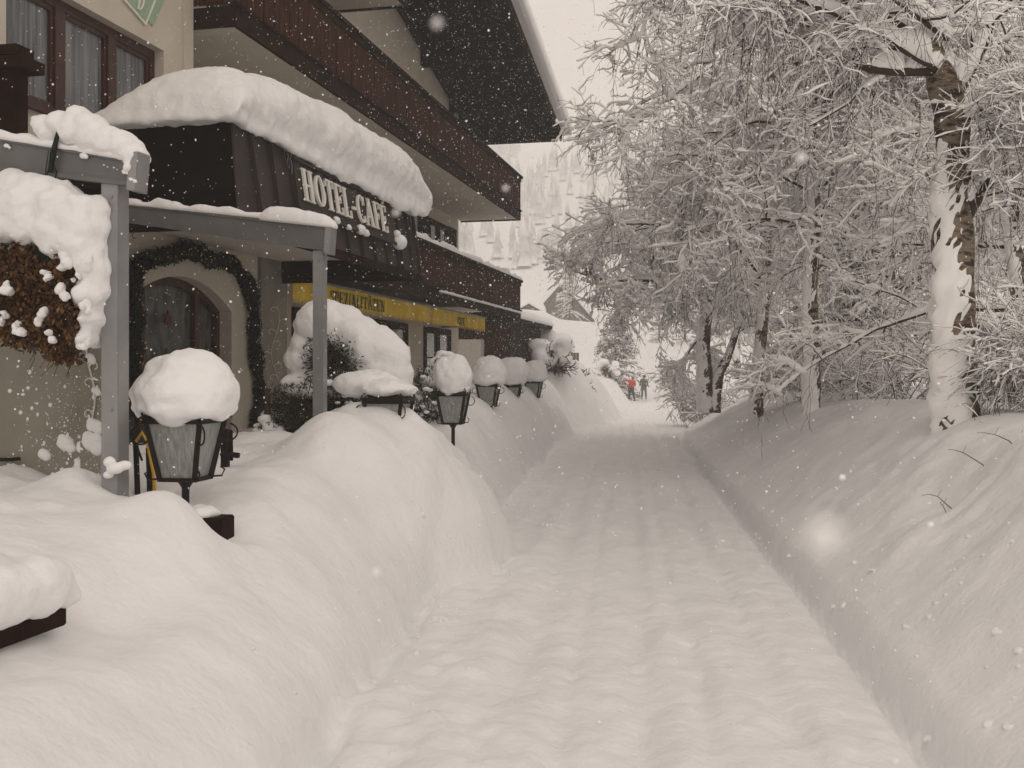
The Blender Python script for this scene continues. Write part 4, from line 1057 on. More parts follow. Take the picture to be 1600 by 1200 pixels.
sn = [pxball(B2,x,y,D,a,b_) for x,y,a,b_ in ((690,552,12,8),(702,556,11,9),(682,565,13,9),(675,580,12,9),(668,595,12,8),(690,600,18,9),(660,620,14,8),(680,632,20,10),(700,640,16,12),(655,640,11,7),(712,575,12,14))]
bush('snowy_conifer', 'small narrow snow-draped conifer between the big bush and the lantern in the hollow', B2, fol, sn, 35, 5000, .055, 'conifer')
# heap of snow lying on the shrub beside third lantern, part of hedge
# ------------------------------------------------------------------ timber rail at the near left
pr = P(105, 4.1, py=962)
rl = empty('fence_rail', (pr.x, pr.y, pr.z), 0, 'dark weathered timber rail poking out of the snow at the lower left corner', 'fence rail')
q = MB(); q.box(-.07, .0, -2.2, .0, -.035, .035); q.box(-.11,-.07,-2.2,-.05,-.06,.02); q.build('timber', M['wood_dark'], rl, bevel=.006)
blob('snow_cap', [((-.06,-.1-.22*k,.13+.01*math.sin(k*2)),(.12,.2,.12)) for k in range(9)]+[((-.05,.02,.07),(.09,.1,.07))], M['snow'], rl, .02, 4, .03, 6, 12)

# yellow hose and dark rack behind the nearest lantern
q = empty('garden_hose', P(228,6.7,z=1.0), 0, 'yellow hose hanging on a dark rack behind the nearest lantern', 'hose')
h = MB(); o_ = q.location
h.tube([P(212,6.7,py=690)-o_, P(222,6.7,py=676)-o_, P(230,6.7,py=690)-o_, P(240,6.7,py=740)-o_, P(243,6.7,py=790)-o_], .011, 8); h.build('hose_tube', M['hose'], q, smooth=True)
h = MB(); h.tube([P(205,6.72,py=672)-o_, P(222,6.72,py=720)-o_], .008, 6); h.tube([P(212,6.75,py=690)-o_, P(216,6.75,py=800)-o_], .02, 6); h.tube([P(232,6.75,py=700)-o_, P(235,6.75,py=800)-o_], .02, 6)
h.build('rack', M['iron'], q)
# dark bracket thing right of nearest lantern
q = empty('boot_scraper', P(362,7.4,z=.9), 0, 'dark iron stand half buried in snow right of the nearest lantern', 'stand')
h = MB(); o_ = q.location
h.bar(P(352,7.4,py=670)-o_, P(352,7.4,py=760)-o_, .05, .05); h.bar(P(345,7.4,py=708)-o_, P(374,7.4,py=712)-o_, .05, .035); h.bar(P(361,7.42,py=672)-o_, P(362,7.42,py=720)-o_, .02, .02); h.build('iron_stand', M['iron'], q, bevel=.004)

# ------------------------------------------------------------------ TREES
def tubes(pts, rad, S=3, squash=None, offset=None):
    """pts (N,K,3) rad (N,K) -> V,F ; offset adds upward shift; squash (N,K) vertical radius"""
    N, K, _ = pts.shape
    t = np.empty_like(pts); t[:,1:-1] = pts[:,2:]-pts[:,:-2]; t[:,0] = pts[:,1]-pts[:,0]; t[:,-1] = pts[:,-1]-pts[:,-2]
    t /= np.linalg.norm(t, axis=2)[...,None]+1e-9
    up = np.zeros_like(t); up[...,2] = 1
    vert = np.abs(t[...,2]) > .97
    up[vert] = (1,0,0)
    a = np.cross(t, up); a /= np.linalg.norm(a, axis=2)[...,None]+1e-9
    b_ = np.cross(a, t)
    c = pts if offset is None else pts+np.concatenate([np.zeros(pts.shape[:2]+(2,)), offset[...,None]], -1)
    rb = rad if squash is None else squash
    th = np.arange(S)*2*math.pi/S+math.pi/2
    V_ = c[:,:,None,:]+a[:,:,None,:]*(rad[...,None]*np.cos(th))[...,None]+b_[:,:,None,:]*(rb[...,None]*np.sin(th))[...,None]
    i = np.arange(N*K*S).reshape(N, K, S)
    q = np.stack([i[:,:-1,:], np.roll(i, -1, 2)[:,:-1,:], np.roll(i, -1, 2)[:,1:,:], i[:,1:,:]], -1).reshape(-1, 4)
    return V_.reshape(-1, 3), q
def merge(parts):
    Vs, Fs, n = [], [], 0
    for v, f in parts: Vs.append(v); Fs.append(f+n); n += len(v)
    return np.concatenate(Vs), np.concatenate(Fs)
def grow(rg, p, d, L_, K, droop, wig):
    N = len(p); pts = np.zeros((N, K, 3)); pts[:,0] = p; d = d/np.linalg.norm(d, axis=1)[:,None]
    st_ = (L_/(K-1))[:,None]
    for k in range(1, K):
        d = d+rg.normal(size=(N,3))*wig; d[:,2] -= droop*st_[:,0]; d /= np.linalg.norm(d, axis=1)[:,None]
        pts[:,k] = pts[:,k-1]+d*st_
    return pts
def spawn(rg, pts, rad, n, t0, spread, upb=0.0, fwd=.7):
    """n children per parent; returns start, dir, parent radius, t"""
    N, K, _ = pts.shape
    t = t0+(1-t0)*(np.arange(n)[None,:]+rg.random((N,n)))/n; t = np.clip(t, 0, .999)
    f = t*(K-1); i = f.astype(int); w_ = (f-i)[...,None]; ar = np.arange(N)[:,None]
    a = pts[ar, i]; b_ = pts[ar, i+1]; p = a*(1-w_)+b_*w_; tg = b_-a; tg /= np.linalg.norm(tg, axis=2)[...,None]+1e-9
    r_ = rad[ar, i]*(1-w_[...,0])+rad[ar, i+1]*w_[...,0]
    q = rg.normal(size=p.shape); q[...,2] *= .55; q -= (q*tg).sum(-1)[...,None]*tg; q /= np.linalg.norm(q, axis=2)[...,None]+1e-9
    d = tg*fwd+q*spread; d[...,2] += upb
    return p.reshape(-1,3), d.reshape(-1,3), r_.reshape(-1), t.reshape(-1)
def snow_on(rg, pts, rad, w_, h_, lump=.5, keep=.85, S=4):
    N, K, _ = pts.shape
    t = np.empty_like(pts); t[:,1:-1] = pts[:,2:]-pts[:,:-2]; t[:,0] = pts[:,1]-pts[:,0]; t[:,-1] = pts[:,-1]-pts[:,-2]
    t /= np.linalg.norm(t, axis=2)[...,None]+1e-9
    hz = np.sqrt(np.clip(1-t[...,2]**2, 0, 1))
    m = (.12+.88*hz)*(1+lump*.6*rg.normal(size=(N,K)))
    m = np.clip(m, .10, 2.3)*(rg.random((N,1)) < keep)*np.where(rg.random((N,K)) < .09, .12, 1)
    m[:,-1] *= .85; ww_ = .82; w_ = w_*ww_; h_ = h_*ww_
    ww = w_*m+rad*.6*(m > 0); hh = h_*m
    return tubes(pts, ww, S, squash=hh, offset=rad*.5+hh*.75)
def limb_pts(cps, K):
    """smooth polyline through control points"""
    c = np.array([tuple(p) for p in cps]); n = len(c); tt = np.linspace(0, n-1, K); out = []
    for t in tt:
        i = min(int(t), n-2); f = t-i; p0 = c[max(i-1,0)]; p1 = c[i]; p2 = c[i+1]; p3 = c[min(i+2,n-1)]
        out.append(.5*((2*p1)+(-p0+p2)*f+(2*p0-5*p1+4*p2-p3)*f*f+(-p0+3*p1-3*p2+p3)*f**3))
    return np.array(out)
def snow_coat(name, cps, r0, r1, parent, origin, seed, side=(-.75,-.65), thick=.5, zmax=None):
    """snow plastered on the windward side of a trunk; sinks inside the bark where it thins out"""
    K = 150; S = 28; pts = limb_pts(cps, K); V_ = []
    wind = math.atan2(side[1], side[0])
    for i in range(K):
        t = i/(K-1); r_ = r0+(r1-r0)*t
        for k in range(S):
            a = 2*math.pi*k/S; dd = math.cos(a-wind)
            nz_ = float(fbm(i*.12+seed, math.cos(a)*1.3, math.sin(a)*1.3, seed=seed)); n2 = float(vn(i*.5+seed, math.cos(a)*4, math.sin(a)*4, seed=seed+2))
            th = thick*(dd*.9-.42+.85*nz_+.4*n2)
            rr = r_*(1+max(-.35, th+.10*math.sin(i*12.9898+k*78.233)*math.sin(i*3.1+k*5.7)))
            if zmax: rr = r_*(.9+(rr/r_-.9)*(1-1.1*float(sstep(zmax-.35, zmax+.25, pts[i][2]+.25*math.sin(3*a)))))
            V_.append((pts[i][0]+rr*math.cos(a), pts[i][1]+rr*math.sin(a), pts[i][2]))
    F_ = [(i*S+k, i*S+(k+1)%S, (i+1)*S+(k+1)%S, (i+1)*S+k) for i in range(K-1) for k in range(S)]
    me = np_mesh(name, np.array(V_)-np.array(origin), np.array(F_)); smooth_np(me)
    return link(name, me, M['snow_tree'], parent)
def refine(Pq, Rq, K2):
    K_ = Pq.shape[1]; tq = np.linspace(0, K_-1, K2); iq = np.minimum(tq.astype(int), K_-2); fq = tq-iq
    return Pq[:,iq]*(1-fq)[None,:,None]+Pq[:,iq+1]*fq[None,:,None], Rq[:,iq]*(1-fq)+Rq[:,iq+1]*fq
def tree(name, label, base, trunk, r0, r1, seed, limbs=(), auto=12, tz=(1.5,8), limb_len=(2.5,3.6), elev=(20,60), mt='birch', n2=12, n3=11, n4=7, l2=(.8,1.6), l3=(.35,.8), l4=(.12,.32),
         droop=(.10,.30,.55,.8), twr=.0035, sw=.013, coat=True, extra_trunks=(), az=None, clumps=60, group='snow-laden trees along the right bank', cat='tree', sidebias=None, coat_thick=.32, limb_snow=.07, hang=2, coat_top=None):
    rg = np.random.default_rng(seed); rt = empty(name, base, 0, label, cat, group); O = np.array(base)
    q = MB()
    allt = [(trunk, r0, r1)]+list(extra_trunks)
    K = 40
    for cps, a, b_ in allt:
        pp_ = limb_pts(cps, K); rr = [a+(b_-a)*(i/(K-1)) for i in range(K)]
        rr = [x*(1+.06*math.sin(i*1.9)+.05*math.sin(i*.7+seed)) for i, x in enumerate(rr)]
        q.tube([Vector(v)-Vector(base) for v in pp_], rr, 14)
    q.build('trunk', M[mt], rt, smooth=True)
    if coat:
        for k, (cps, a, b_) in enumerate(allt): snow_coat('trunk_snow', cps, a, b_, rt, base, seed+k, thick=coat_thick, zmax=coat_top)
    # level 1
    P1 = []; R1 = []; K1 = 10
    for cps, ra in limbs:
        P1.append(limb_pts(cps, K1)); R1.append(np.linspace(ra, ra*.25, K1))
    if auto:
        tp = limb_pts(trunk, 60); zz = rg.uniform(tz[0], tz[1], auto)
        zz = np.linspace(tz[0], tz[1], auto)+rg.normal(size=auto)*.2
        st_ = np.array([[np.interp(z, tp[:,2], tp[:,0]), np.interp(z, tp[:,2], tp[:,1]), z] for z in zz])
        azs = rg.uniform(0, 2*math.pi, auto) if az is None else rg.uniform(az[0], az[1], auto)
        el = np.radians(rg.uniform(elev[0], elev[1], auto)); d = np.stack([np.cos(azs)*np.cos(el), np.sin(azs)*np.cos(el), np.sin(el)], -1)
        L1 = rg.uniform(limb_len[0], limb_len[1], auto)*np.interp(zz, tz, (1, .75))
        g1 = grow(rg, st_, d, L1, K1, droop[0]*1.0, .10)
        for i in range(auto): P1.append(g1[i]); R1.append(np.linspace(max(.018, r0*.22), .006, K1))
    P1 = np.array(P1); R1 = np.array(R1)
    wood = [tubes(P1, R1, 6)]; m1 = tubes(P1, R1*.95, 6)
    K1s = 40; tq = np.linspace(0, K1-1, K1s); iq = np.minimum(tq.astype(int), K1-2); fq = (tq-iq)
    P1f = P1[:,iq]*(1-fq)[None,:,None]+P1[:,iq+1]*fq[None,:,None]; R1f = R1[:,iq]*(1-fq)+R1[:,iq+1]*fq
    lm = np.clip(R1f[:,:1]/.04, .3, 1)*limb_snow*(.55+.6*np.clip(vn(np.arange(K1s)[None,:]*.35+np.arange(len(P1))[:,None]*7.7, P1f[...,2]*2, seed=seed)+.5, 0, 1.4))
    V0, F0 = snow_on(rg, P1f, R1f, R1f*.55+.35*lm, lm, .12, 1.0, S=8); sp_ = [(V0, F0)]
    # level 2
    p, d, r_, t = spawn(rg, P1, R1, n2, .12, .95, .1)
    ll = np.repeat(np.linalg.norm(P1[:,1:]-P1[:,:-1], axis=2).sum(1), n2)
    L2 = rg.uniform(l2[0], l2[1], len(p))*(1.15-.65*t)*np.clip(ll/2.6, .4, 1); P2 = grow(rg, p, d, L2, 7, droop[1], .16); R2 = np.linspace(1, .4, 7)[None,:]*np.minimum(r_*.6, .012)[:,None]+.0015
    P2f, R2f = refine(P2, R2, 16)
    wood.append(tubes(P2, R2, 4)); sp_.append(snow_on(rg, P2f, R2f, sw*1.7, sw*2.4, .5, .97))
    p, d, r_, t = spawn(rg, P2, R2, n3, .08, 1.0, .0)
    L3 = rg.uniform(l3[0], l3[1], len(p))*(1.1-.5*t); P3_ = grow(rg, p, d, L3, 7, droop[2], .20); R3 = np.linspace(1, .6, 7)[None,:]*np.full((len(p),1), twr)
    wood.append(tubes(P3_, R3, 3)); sp_.append(snow_on(rg, *refine(P3_, R3, 9), sw*1.15, sw*1.75, .7, .9))
    if n4:
        p, d, r_, t = spawn(rg, P3_, R3, n4, .1, 1.0, .0)
        L4 = rg.uniform(l4[0], l4[1], len(p)); P4 = grow(rg, p, d, L4, 4, droop[3], .25); R4 = np.full((len(p),4), twr*.7)
        wood.append(tubes(P4, R4, 3)); sp_.append(snow_on(rg, P4, R4, sw*.7, sw*1.0, .7, .7))
    if hang:
        p, d, r_, t = spawn(rg, P2, R2, hang, .1, .5, -.4)
        L5 = rg.uniform(.35, 1.15, len(p)); P5 = grow(rg, p, d, L5, 7, 4.5, .13); R5 = np.linspace(1, .55, 7)[None,:]*np.full((len(p),1), twr*1.15)
        wood.append(tubes(P5, R5, 3)); sp_.append(snow_on(rg, P5, R5, sw*.5, sw*1.0, .8, .45))
        p, d, r_, t = spawn(rg, P5, R5, 4, .1, .7, -.2)
        P6 = grow(rg, p, d, rg.uniform(.08,.3,len(p)), 3, 3.0, .15); wood.append(tubes(P6, np.full((len(p),3), twr*.7), 3))
    v, f = merge(wood); me = np_mesh('branches', v-O, f); link('branches', me, M['twig'], rt)
    v, f = merge(sp_); me = np_mesh('branch_snow', v-O, f); smooth_np(me); link('branch_snow', me, M['snow_tree'], rt)
    # clumps of snow caught in the forks
    if clumps:
        bm = bmesh.new(); rr_ = random.Random(seed)
        for k in range(clumps):
            b_ = P2[rr_.randrange(len(P2))]; i = rr_.randrange(1, 5); c = Vector(b_[i])-Vector(base); s_ = rr_.uniform(.02,.07)*sw/.013
            tdir = Vector(b_[i+1]-b_[i]).normalized()
            rot = tdir.to_track_quat('X', 'Z').to_matrix().to_4x4()
            bmesh.ops.create_icosphere(bm, subdivisions=2, radius=1, matrix=Matrix.Translation(c+Vector((0,0,s_*.4))) @ rot @ Matrix.Diagonal((s_*2.4, s_*.9, s_*.7, 1)))
        for vtx in bm.verts:
            n = mnoise.noise(vtx.co*14); vtx.co += vtx.normal*n*.03
        me = bpy.data.meshes.new('snow_clumps'); bm.to_mesh(me); bm.free(); link('snow_clumps', me, M['snow_tree'], rt, True)
    return rt, len(v)

def PP(px, py, D): return P(px, D, py=py)
tot = 0
# nearest birch
D = 9.5; b0 = P(1497, D, z=.9)
tr4 = [P(1500,D,z=.9), PP(1492,600,D), PP(1490,450,D), PP(1487,300,D), PP(1488,200,D), PP(1470,120,D), PP(1435,50,D), PP(1412,-20,D), PP(1400,-160,D), PP(1395,-420,D)]
rt, n = tree('birch_tree', 'nearest thick birch at the far right, its forking trunk plastered with snow', b0, tr4, .21, .065, 101,
  limbs=[([PP(1475,115,D), PP(1440,110,D-.1), PP(1375,112,D-.2), PP(1330,95,D-.3), PP(1290,70,D-.4), PP(1262,40,D-.5), PP(1240,-20,D-.6), PP(1225,-80,D-.7)], .05),
         ([PP(1505,340,D), PP(1530,300,D-.1), PP(1560,262,D-.2), PP(1600,215,D-.3), PP(1660,150,D-.4)], .085),
         ([PP(1490,150,D), PP(1520,100,D+.1), PP(1545,40,D+.2), PP(1560,-60,D+.3), PP(1570,-200,D+.3)], .075),
         ([PP(1495,190,D), PP(1530,180,D-.2), PP(1570,172,D-.4), PP(1620,160,D-.5)], .03),
         ([PP(1500,500,D), PP(1560,520,D-.2), PP(1620,560,D-.5)], .018),
         ([PP(1530,470,D), PP(1580,530,D-.2), PP(1620,600,D-.3), PP(1650,650,D-.4)], .012),
         ([PP(1480,120,D), PP(1380,60,D-.5), PP(1300,20,D-.8), PP(1200,-10,D-1.0), PP(1120,20,D-1.2)], .03),
         ([PP(1480,60,D), PP(1400,0,D-.8), PP(1300,-80,D-1.3), PP(1180,-80,D-1.6)], .03)],
  auto=9, tz=(4.4, 7.5), limb_len=(1.8,3.0), elev=(10,60), n2=11, n3=11, n4=7, l2=(.6,1.3), l3=(.3,.8), sw=.0085, twr=.0028, clumps=260, coat_thick=.42, limb_snow=.17, coat_top=3.5)
tot += n
# second birch D17 px1268
D = 16.5; b0 = P(1268, D, z=.8)
t3 = [P(1268,D,z=.8), PP(1268,560,D), PP(1266,450,D), PP(1272,330,D), PP(1268,200,D), PP(1272,50,D), PP(1268,-150,D)]
rt, n = tree('birch_tree', 'slim straight birch in the middle of the right bank row, crown overhanging the road', b0, t3, .15, .05, 103,
  limbs=[([PP(1268,120,D), PP(1200,70,D-.6), PP(1120,100,D-1.2), PP(1050,150,D-1.6), PP(1000,190,D-1.9), PP(965,210,D-2.0)], .035),
         ([PP(1268,60,D), PP(1190,-40,D-.6), PP(1110,-50,D-1.2), PP(1050,-30,D-1.7), PP(1010,30,D-2.0), PP(995,90,D-2.1)], .035),
         ([PP(1268,20,D), PP(1160,-90,D-.4), PP(1080,-100,D-.8), PP(1030,-60,D-1.2), PP(1010,0,D-1.4)], .03),
         ([PP(1268,220,D), PP(1200,190,D-.4), PP(1150,200,D-.9), PP(1100,240,D-1.2), PP(1080,260,D-1.3)], .03),
         ([PP(1268,300,D), PP(1200,270,D-.4), PP(1150,290,D-.9), PP(1110,320,D-1.2)], .025),
         ([PP(1268,180,D), PP(1330,120,D-.4), PP(1400,120,D-.8), PP(1450,200,D-1.0)], .03)],
  auto=17, tz=(3.2, 8.8), limb_len=(1.6,2.9), elev=(5,55), n2=12, n3=11, n4=5, l2=(.8,1.6), l3=(.35,.9), sw=.015, twr=.0036, clumps=260)
tot += n
# third D20 px1183
D = 20; b0 = P(1183, D, z=.8)
t2 = [P(1182,D,z=.8), PP(1183,590,D), PP(1190,520,D), PP(1196,450,D), PP(1200,330,D), PP(1205,200,D), PP(1210,40,D), PP(1215,-60,D)]
rt, n = tree('birch_tree', 'thin leaning birch with black-banded white bark, between the forked trunk and the straight birch', b0, t2, .13, .04, 107,
  limbs=[([PP(1196,450,D), PP(1150,380,D-.3), PP(1090,360,D-.6), PP(1020,350,D-.9), PP(970,350,D-1.1), PP(940,340,D-1.2)], .035),
         ([PP(1198,380,D), PP(1160,320,D-.4), PP(1110,300,D-.9), PP(1080,300,D-1.2)], .03)],
  auto=14, tz=(3.6, 8.5), limb_len=(1.5,2.6), elev=(0,50), n2=11, n3=10, n4=4, l2=(.9,1.7), l3=(.4,.9), sw=.018, twr=.0042, clumps=200)
tot += n
# fourth, forked at the ground, long bough over the road
D = 25; b0 = P(1112, D, z=.7)
rt, n = tree('forked_tree', 'dark low-forking tree on the right bank with a long snowy bough over the road', b0,
  [P(1104,D,z=.7), PP(1102,590,D), PP(1100,540,D), PP(1104,470,D), PP(1100,400,D), PP(1104,300,D), PP(1110,200,D)], .20, .05, 109,
  extra_trunks=[([P(1116,D,z=.7), PP(1122,590,D), PP(1136,560,D), PP(1150,520,D), PP(1170,460,D)], .15, .05)],
  limbs=[([PP(1102,455,D), PP(1060,440,D-.3), PP(1000,438,D-.6), PP(950,438,D-.9), PP(915,430,D-1.2), PP(890,420,D-1.3)], .05),
         ([PP(1102,440,D), PP(1040,390,D-.3), PP(985,380,D-.6), PP(935,388,D-.9), PP(900,400,D-1.2)], .04),
         ([PP(1102,400,D), PP(1050,340,D-.4), PP(1010,350,D-.8), PP(970,365,D-1.2)], .035),
         ([PP(1102,460,D), PP(1050,470,D-.5), PP(1000,450,D-1.0), PP(960,470,D-1.3)], .03),
         ([PP(1150,520,D), PP(1200,500,D), PP(1250,530,D), PP(1290,560,D)], .03)],
  auto=13, tz=(2.8, 6.5), limb_len=(1.4,2.4), elev=(0,45), n2=12, n3=10, n4=3, l2=(.8,1.7), l3=(.35,.85), droop=(.08,.25,.5,.7), sw=.023, twr=.005, mt='bark_dark', clumps=200, hang=2)
tot += n
# background trees of the right-hand grove
bgt = [(1590,13.5,.14,'dark-twigged birch behind the nearest one, cut by the right edge of the photo',201,(1.2,1.6)),
       (1400,23,.13,'snow-buried tree standing behind, halfway between the straight birch and the nearest birch',203,(1.2,1.6)),
       (1330,30,.14,'bushy snow-covered tree in the second row, just right of the straight birch',205,(1,1.4)),
       (1500,28,.14,'snow-covered tree in the second row, behind the nearest birch trunk',207,(1,1.4)),
       (1215,34,.14,'snow-covered tree in the back row, seen between the two thin birches',209,(1,1.4)),
       (1640,22,.14,'snow-covered tree of the back row at the very right edge',211,(1,1.4)),
       (1150,44,.14,'frosted pale tree farthest back, behind the forked tree',213,(1,1.4))]
for px, D, r0, lab, sd_, _ in bgt:
    b0 = P(px, D, z=1.0+max(0, D-25)*.03)
    h = 7.5
    sc_ = D/20
    rt, n = tree('snowy_tree', lab, b0, [b0+Vector((0,0,-.2)), b0+Vector((.05,0,1.5)), b0+Vector((-.1,.1,3)), b0+Vector((.1,0,5)), b0+Vector((0,0,h))], r0, .03, sd_,
      auto=19, tz=(b0.z+1.6, b0.z+7.2), limb_len=(1.8,3.6), elev=(-5,50), n2=9, n3=8, n4=(5 if D < 16 else 3), l2=(.8,1.6), l3=(.4,.9), sw=.014*max(1, sc_), twr=.0036*max(1, sc_), clumps=120, group='snow-covered trees of the grove behind', hang=(2 if D < 24 else 0))
    tot += n
# low thickets at the foot of the grove
th = [(1305,19,'low snowy thicket at the foot of the straight birch'),(1400,17,'tangled snowy twigs rising from the bank between the two right birches'),(1600,12.5,'bare snowy shrub twigs right of the nearest birch base'),(1095,33,'small frosted shrub beside the road behind the forked tree'),(1350,26,'round greyish snow-dusted shrub far behind the bank'),(1230,27,'snowy scrub behind the bank between the thin birch and the straight birch')]
for k, (px, D, lab) in enumerate(th):
    b0 = P(px, D, z=0); b0.z = gz(b0.x, b0.y)-.05
    rg = np.random.default_rng(300+k); rt = empty('snowy_shrub', b0, 0, lab, 'shrub', 'shrubs on the right bank')
    N = 26; st_ = np.zeros((N,3)); st_[:,:2] = rg.normal(size=(N,2))*.35; a = rg.uniform(0, 6.28, N); el = rg.uniform(.6, 1.4, N)
    d = np.stack([np.cos(a)*np.cos(el), np.sin(a)*np.cos(el), np.sin(el)], -1); s_ = max(1, D/16)
    p1 = grow(rg, st_, d, rg.uniform(.8, 1.9, N), 7, .35, .12); r1 = np.linspace(.009,.004,7)[None,:]*np.ones((N,1))*s_**.5
    p, d, r_, t = spawn(rg, p1, r1, 8, .15, .9); p2 = grow(rg, p, d, rg.uniform(.3,.8,len(p)), 5, .6, .2); r2 = np.full((len(p),5), .0035*s_)
    p, d, r_, t = spawn(rg, p2, r2, 5, .15, .9); p3 = grow(rg, p, d, rg.uniform(.1,.35,len(p)), 3, .6, .2); r3 = np.full((len(p),3), .0028*s_)
    v, f = merge([tubes(p1,r1,4), tubes(p2,r2,3), tubes(p3,r3,3)]); link('branches', np_mesh('branches', v, f), M['twig'], rt)
    v, f = merge([snow_on(rg,p1,r1,.012*s_,.015*s_), snow_on(rg,p2,r2,.012*s_,.014*s_,.5,.85), snow_on(rg,p3,r3,.008*s_,.010*s_,.5,.7)]); me = np_mesh('branch_snow', v, f); smooth_np(me); link('branch_snow', me, M['snow_tree'], rt)

q = MB(); rr_ = random.Random(4); b0 = P(1530, 7.6, z=0); b0.z = gz(b0.x, b0.y)-.02
tw = empty('bare_twigs', b0, 0, 'few thin bare twigs sticking out of the right bank crest near the nearest birch', 'twigs')
for k in range(9):
    p = Vector((rr_.uniform(-.35,.35), rr_.uniform(-.3,.3), 0)); p.z = gz(b0.x+p.x, b0.y+p.y)-b0.z-.04; a = rr_.uniform(0,6.28); pts = [p]
    for i in range(5): pts.append(pts[-1]+Vector((math.cos(a)*.05+rr_.uniform(-.02,.02), math.sin(a)*.04, .045-.012*i+rr_.uniform(-.01,.01))))
    t_ = MB(); t_.tube(pts, [.004,.0035,.003,.0025,.002,.0015], 4); t_.tube([pts[3], pts[3]+Vector((.03,.02,.05))], .0015, 3); t_.build('twig', M['twig'], tw)

# far fir tree
def fir(label, base, h, rad, seed, sw=.045, nb=110, cat='fir tree', name='fir_tree', group=None, dens=9):
    rg = np.random.default_rng(seed); rt = empty(name, base, 0, label, cat, group)
    q = MB(); q.tube([(0,0,-.5),(0,0,h)], [.13*h/6,.02], 8); q.build('trunk', M['bark_dark'], rt)
    u = np.sort(rg.random(nb))**.8; z = h*(.04+.94*u); a = rg.uniform(0, 6.28, nb)
    L_ = rad*(1.02-u)**.85*rg.uniform(.75,1.15,nb)+.12; el = np.interp(u, [0,1], [-.25,.45])
    st_ = np.stack([z*0, z*0, z], -1); d = np.stack([np.cos(a)*np.cos(el), np.sin(a)*np.cos(el), np.sin(el)], -1)
    p1 = grow(rg, st_, d, L_, 6, .22, .05); r1 = np.linspace(.03,.012,6)[None,:]*np.ones((nb,1))
    p, d, r_, t = spawn(rg, p1, r1, dens, .1, .8, .0, .8); p2 = grow(rg, p, d, rg.uniform(.25,.6,len(p))*(1.2-.6*t), 4, .9, .15); r2 = np.full((len(p),4), .022)
    p, d, r_, t = spawn(rg, p2, r2, 4, .1, .8, .0, .8); p3 = grow(rg, p, d, rg.uniform(.12,.3,len(p)), 3, .9, .2); r3 = np.full((len(p),3), .016)
    v, f = merge([tubes(p1,r1,4), tubes(p2,r2,3), tubes(p3,r3,3)]); link('needles', np_mesh('needles', v, f), M['needle_b'], rt)
    v, f = merge([snow_on(rg,p1,r1,sw,sw*1.1,.4), snow_on(rg,p2,r2,sw*.75,sw*.8,.5,.75), snow_on(rg,p3,r3,sw*.5,sw*.5,.5,.5)]); me = np_mesh('branch_snow', v, f); smooth_np(me); link('branch_snow', me, M['snow_tree'], rt)
    return rt
def gb(px, D, dz=-.1):
    p = P(px, D, z=0); p.z = (gz(p.x, p.y) if p.y < 99 else float(GH(p.x, p.y)))+dz; return p
B = gb(962, 78); fir('lone snow-covered fir standing just behind the two people', B, 6.3+ (0), 2.9, 401, .06, 150, dens=11)
B = gb(1340, 24); fir('heavily snow-laden fir hidden among the birches of the right grove', B, 6.2, 1.6, 405, .12, 110, dens=8)
k = 0
for px, D, h, lab in ((1070,95,6,'frosted fir on the slope right of the lone fir'),(1030,120,7,'pale fir far up the slope behind the lone fir'),(1110,110,8,'pale fir far behind the forked tree'),(890,130,7,'small pale fir beside the brown chalet'),(1160,130,8,'pale fir on the skyline behind the thin birch')):
    fir(lab, gb(px, D), h, h*.36, 410+k, .08, 70, group='firs on the far slope', dens=6); k += 1
# round snow-ball trees beside the chalet
for k, (px, py, D, s_, lab) in enumerate(((866,548,33.5,.72,'round-headed little tree smothered in snow in front of the brown chalet'),(903,612,36,.5,'small dark-stemmed bush poking out of the snow heap left of the people'),(948,606,62,.7,'snow-capped dark hedge bush just left of the people'),(838,545,40,.6,'low snow-smothered bush under the round-headed tree'))):
    b0 = P(px, D, py=py); b0.z = gz(b0.x, b0.y)+(-.25 if k != 0 else -.1); rg = np.random.default_rng(500+k)
    rt = empty('snowy_shrub', b0, 0, lab, 'bush')
    q = MB(); q.tube([(0,0,-1.2),(0,0,1.0*s_)], [.06,.04], 6)
    N = 60; st_ = np.zeros((N,3)); st_[:,2] = .2*s_; a = rg.uniform(0,6.28,N); el = rg.uniform(-.1,1.5,N); d = np.stack([np.cos(a)*np.cos(el), np.sin(a)*np.cos(el), np.sin(el)], -1)
    p1 = grow(rg, st_, d, rg.uniform(.7,1.3,N)*s_, 5, .3, .15); r1 = np.full((N,5), .018); q.build('stem', M['twig'], rt)
    p, d, r_, t = spawn(rg, p1, r1, 7, .2, .9); p2 = grow(rg, p, d, rg.uniform(.2,.5,len(p))*s_, 3, .5, .2); r2 = np.full((len(p),3), .013)
    v, f = merge([tubes(p1,r1,3), tubes(p2,r2,3)]); link('branches', np_mesh('branches', v, f), M['twig'], rt)
    sb_ = [((rg.uniform(-.7,.7)*s_, rg.uniform(-.5,.5)*s_, rg.uniform(.45,1.5)*s_), (rg.uniform(.3,.5)*s_,)*2+(rg.uniform(.22,.36)*s_,)) for _ in range(20 if k != 1 else 4)]
    blob('snow_load', sb_, M['snow'], rt, .07*s_+.02, 2, .08, 2.5, 510+k)

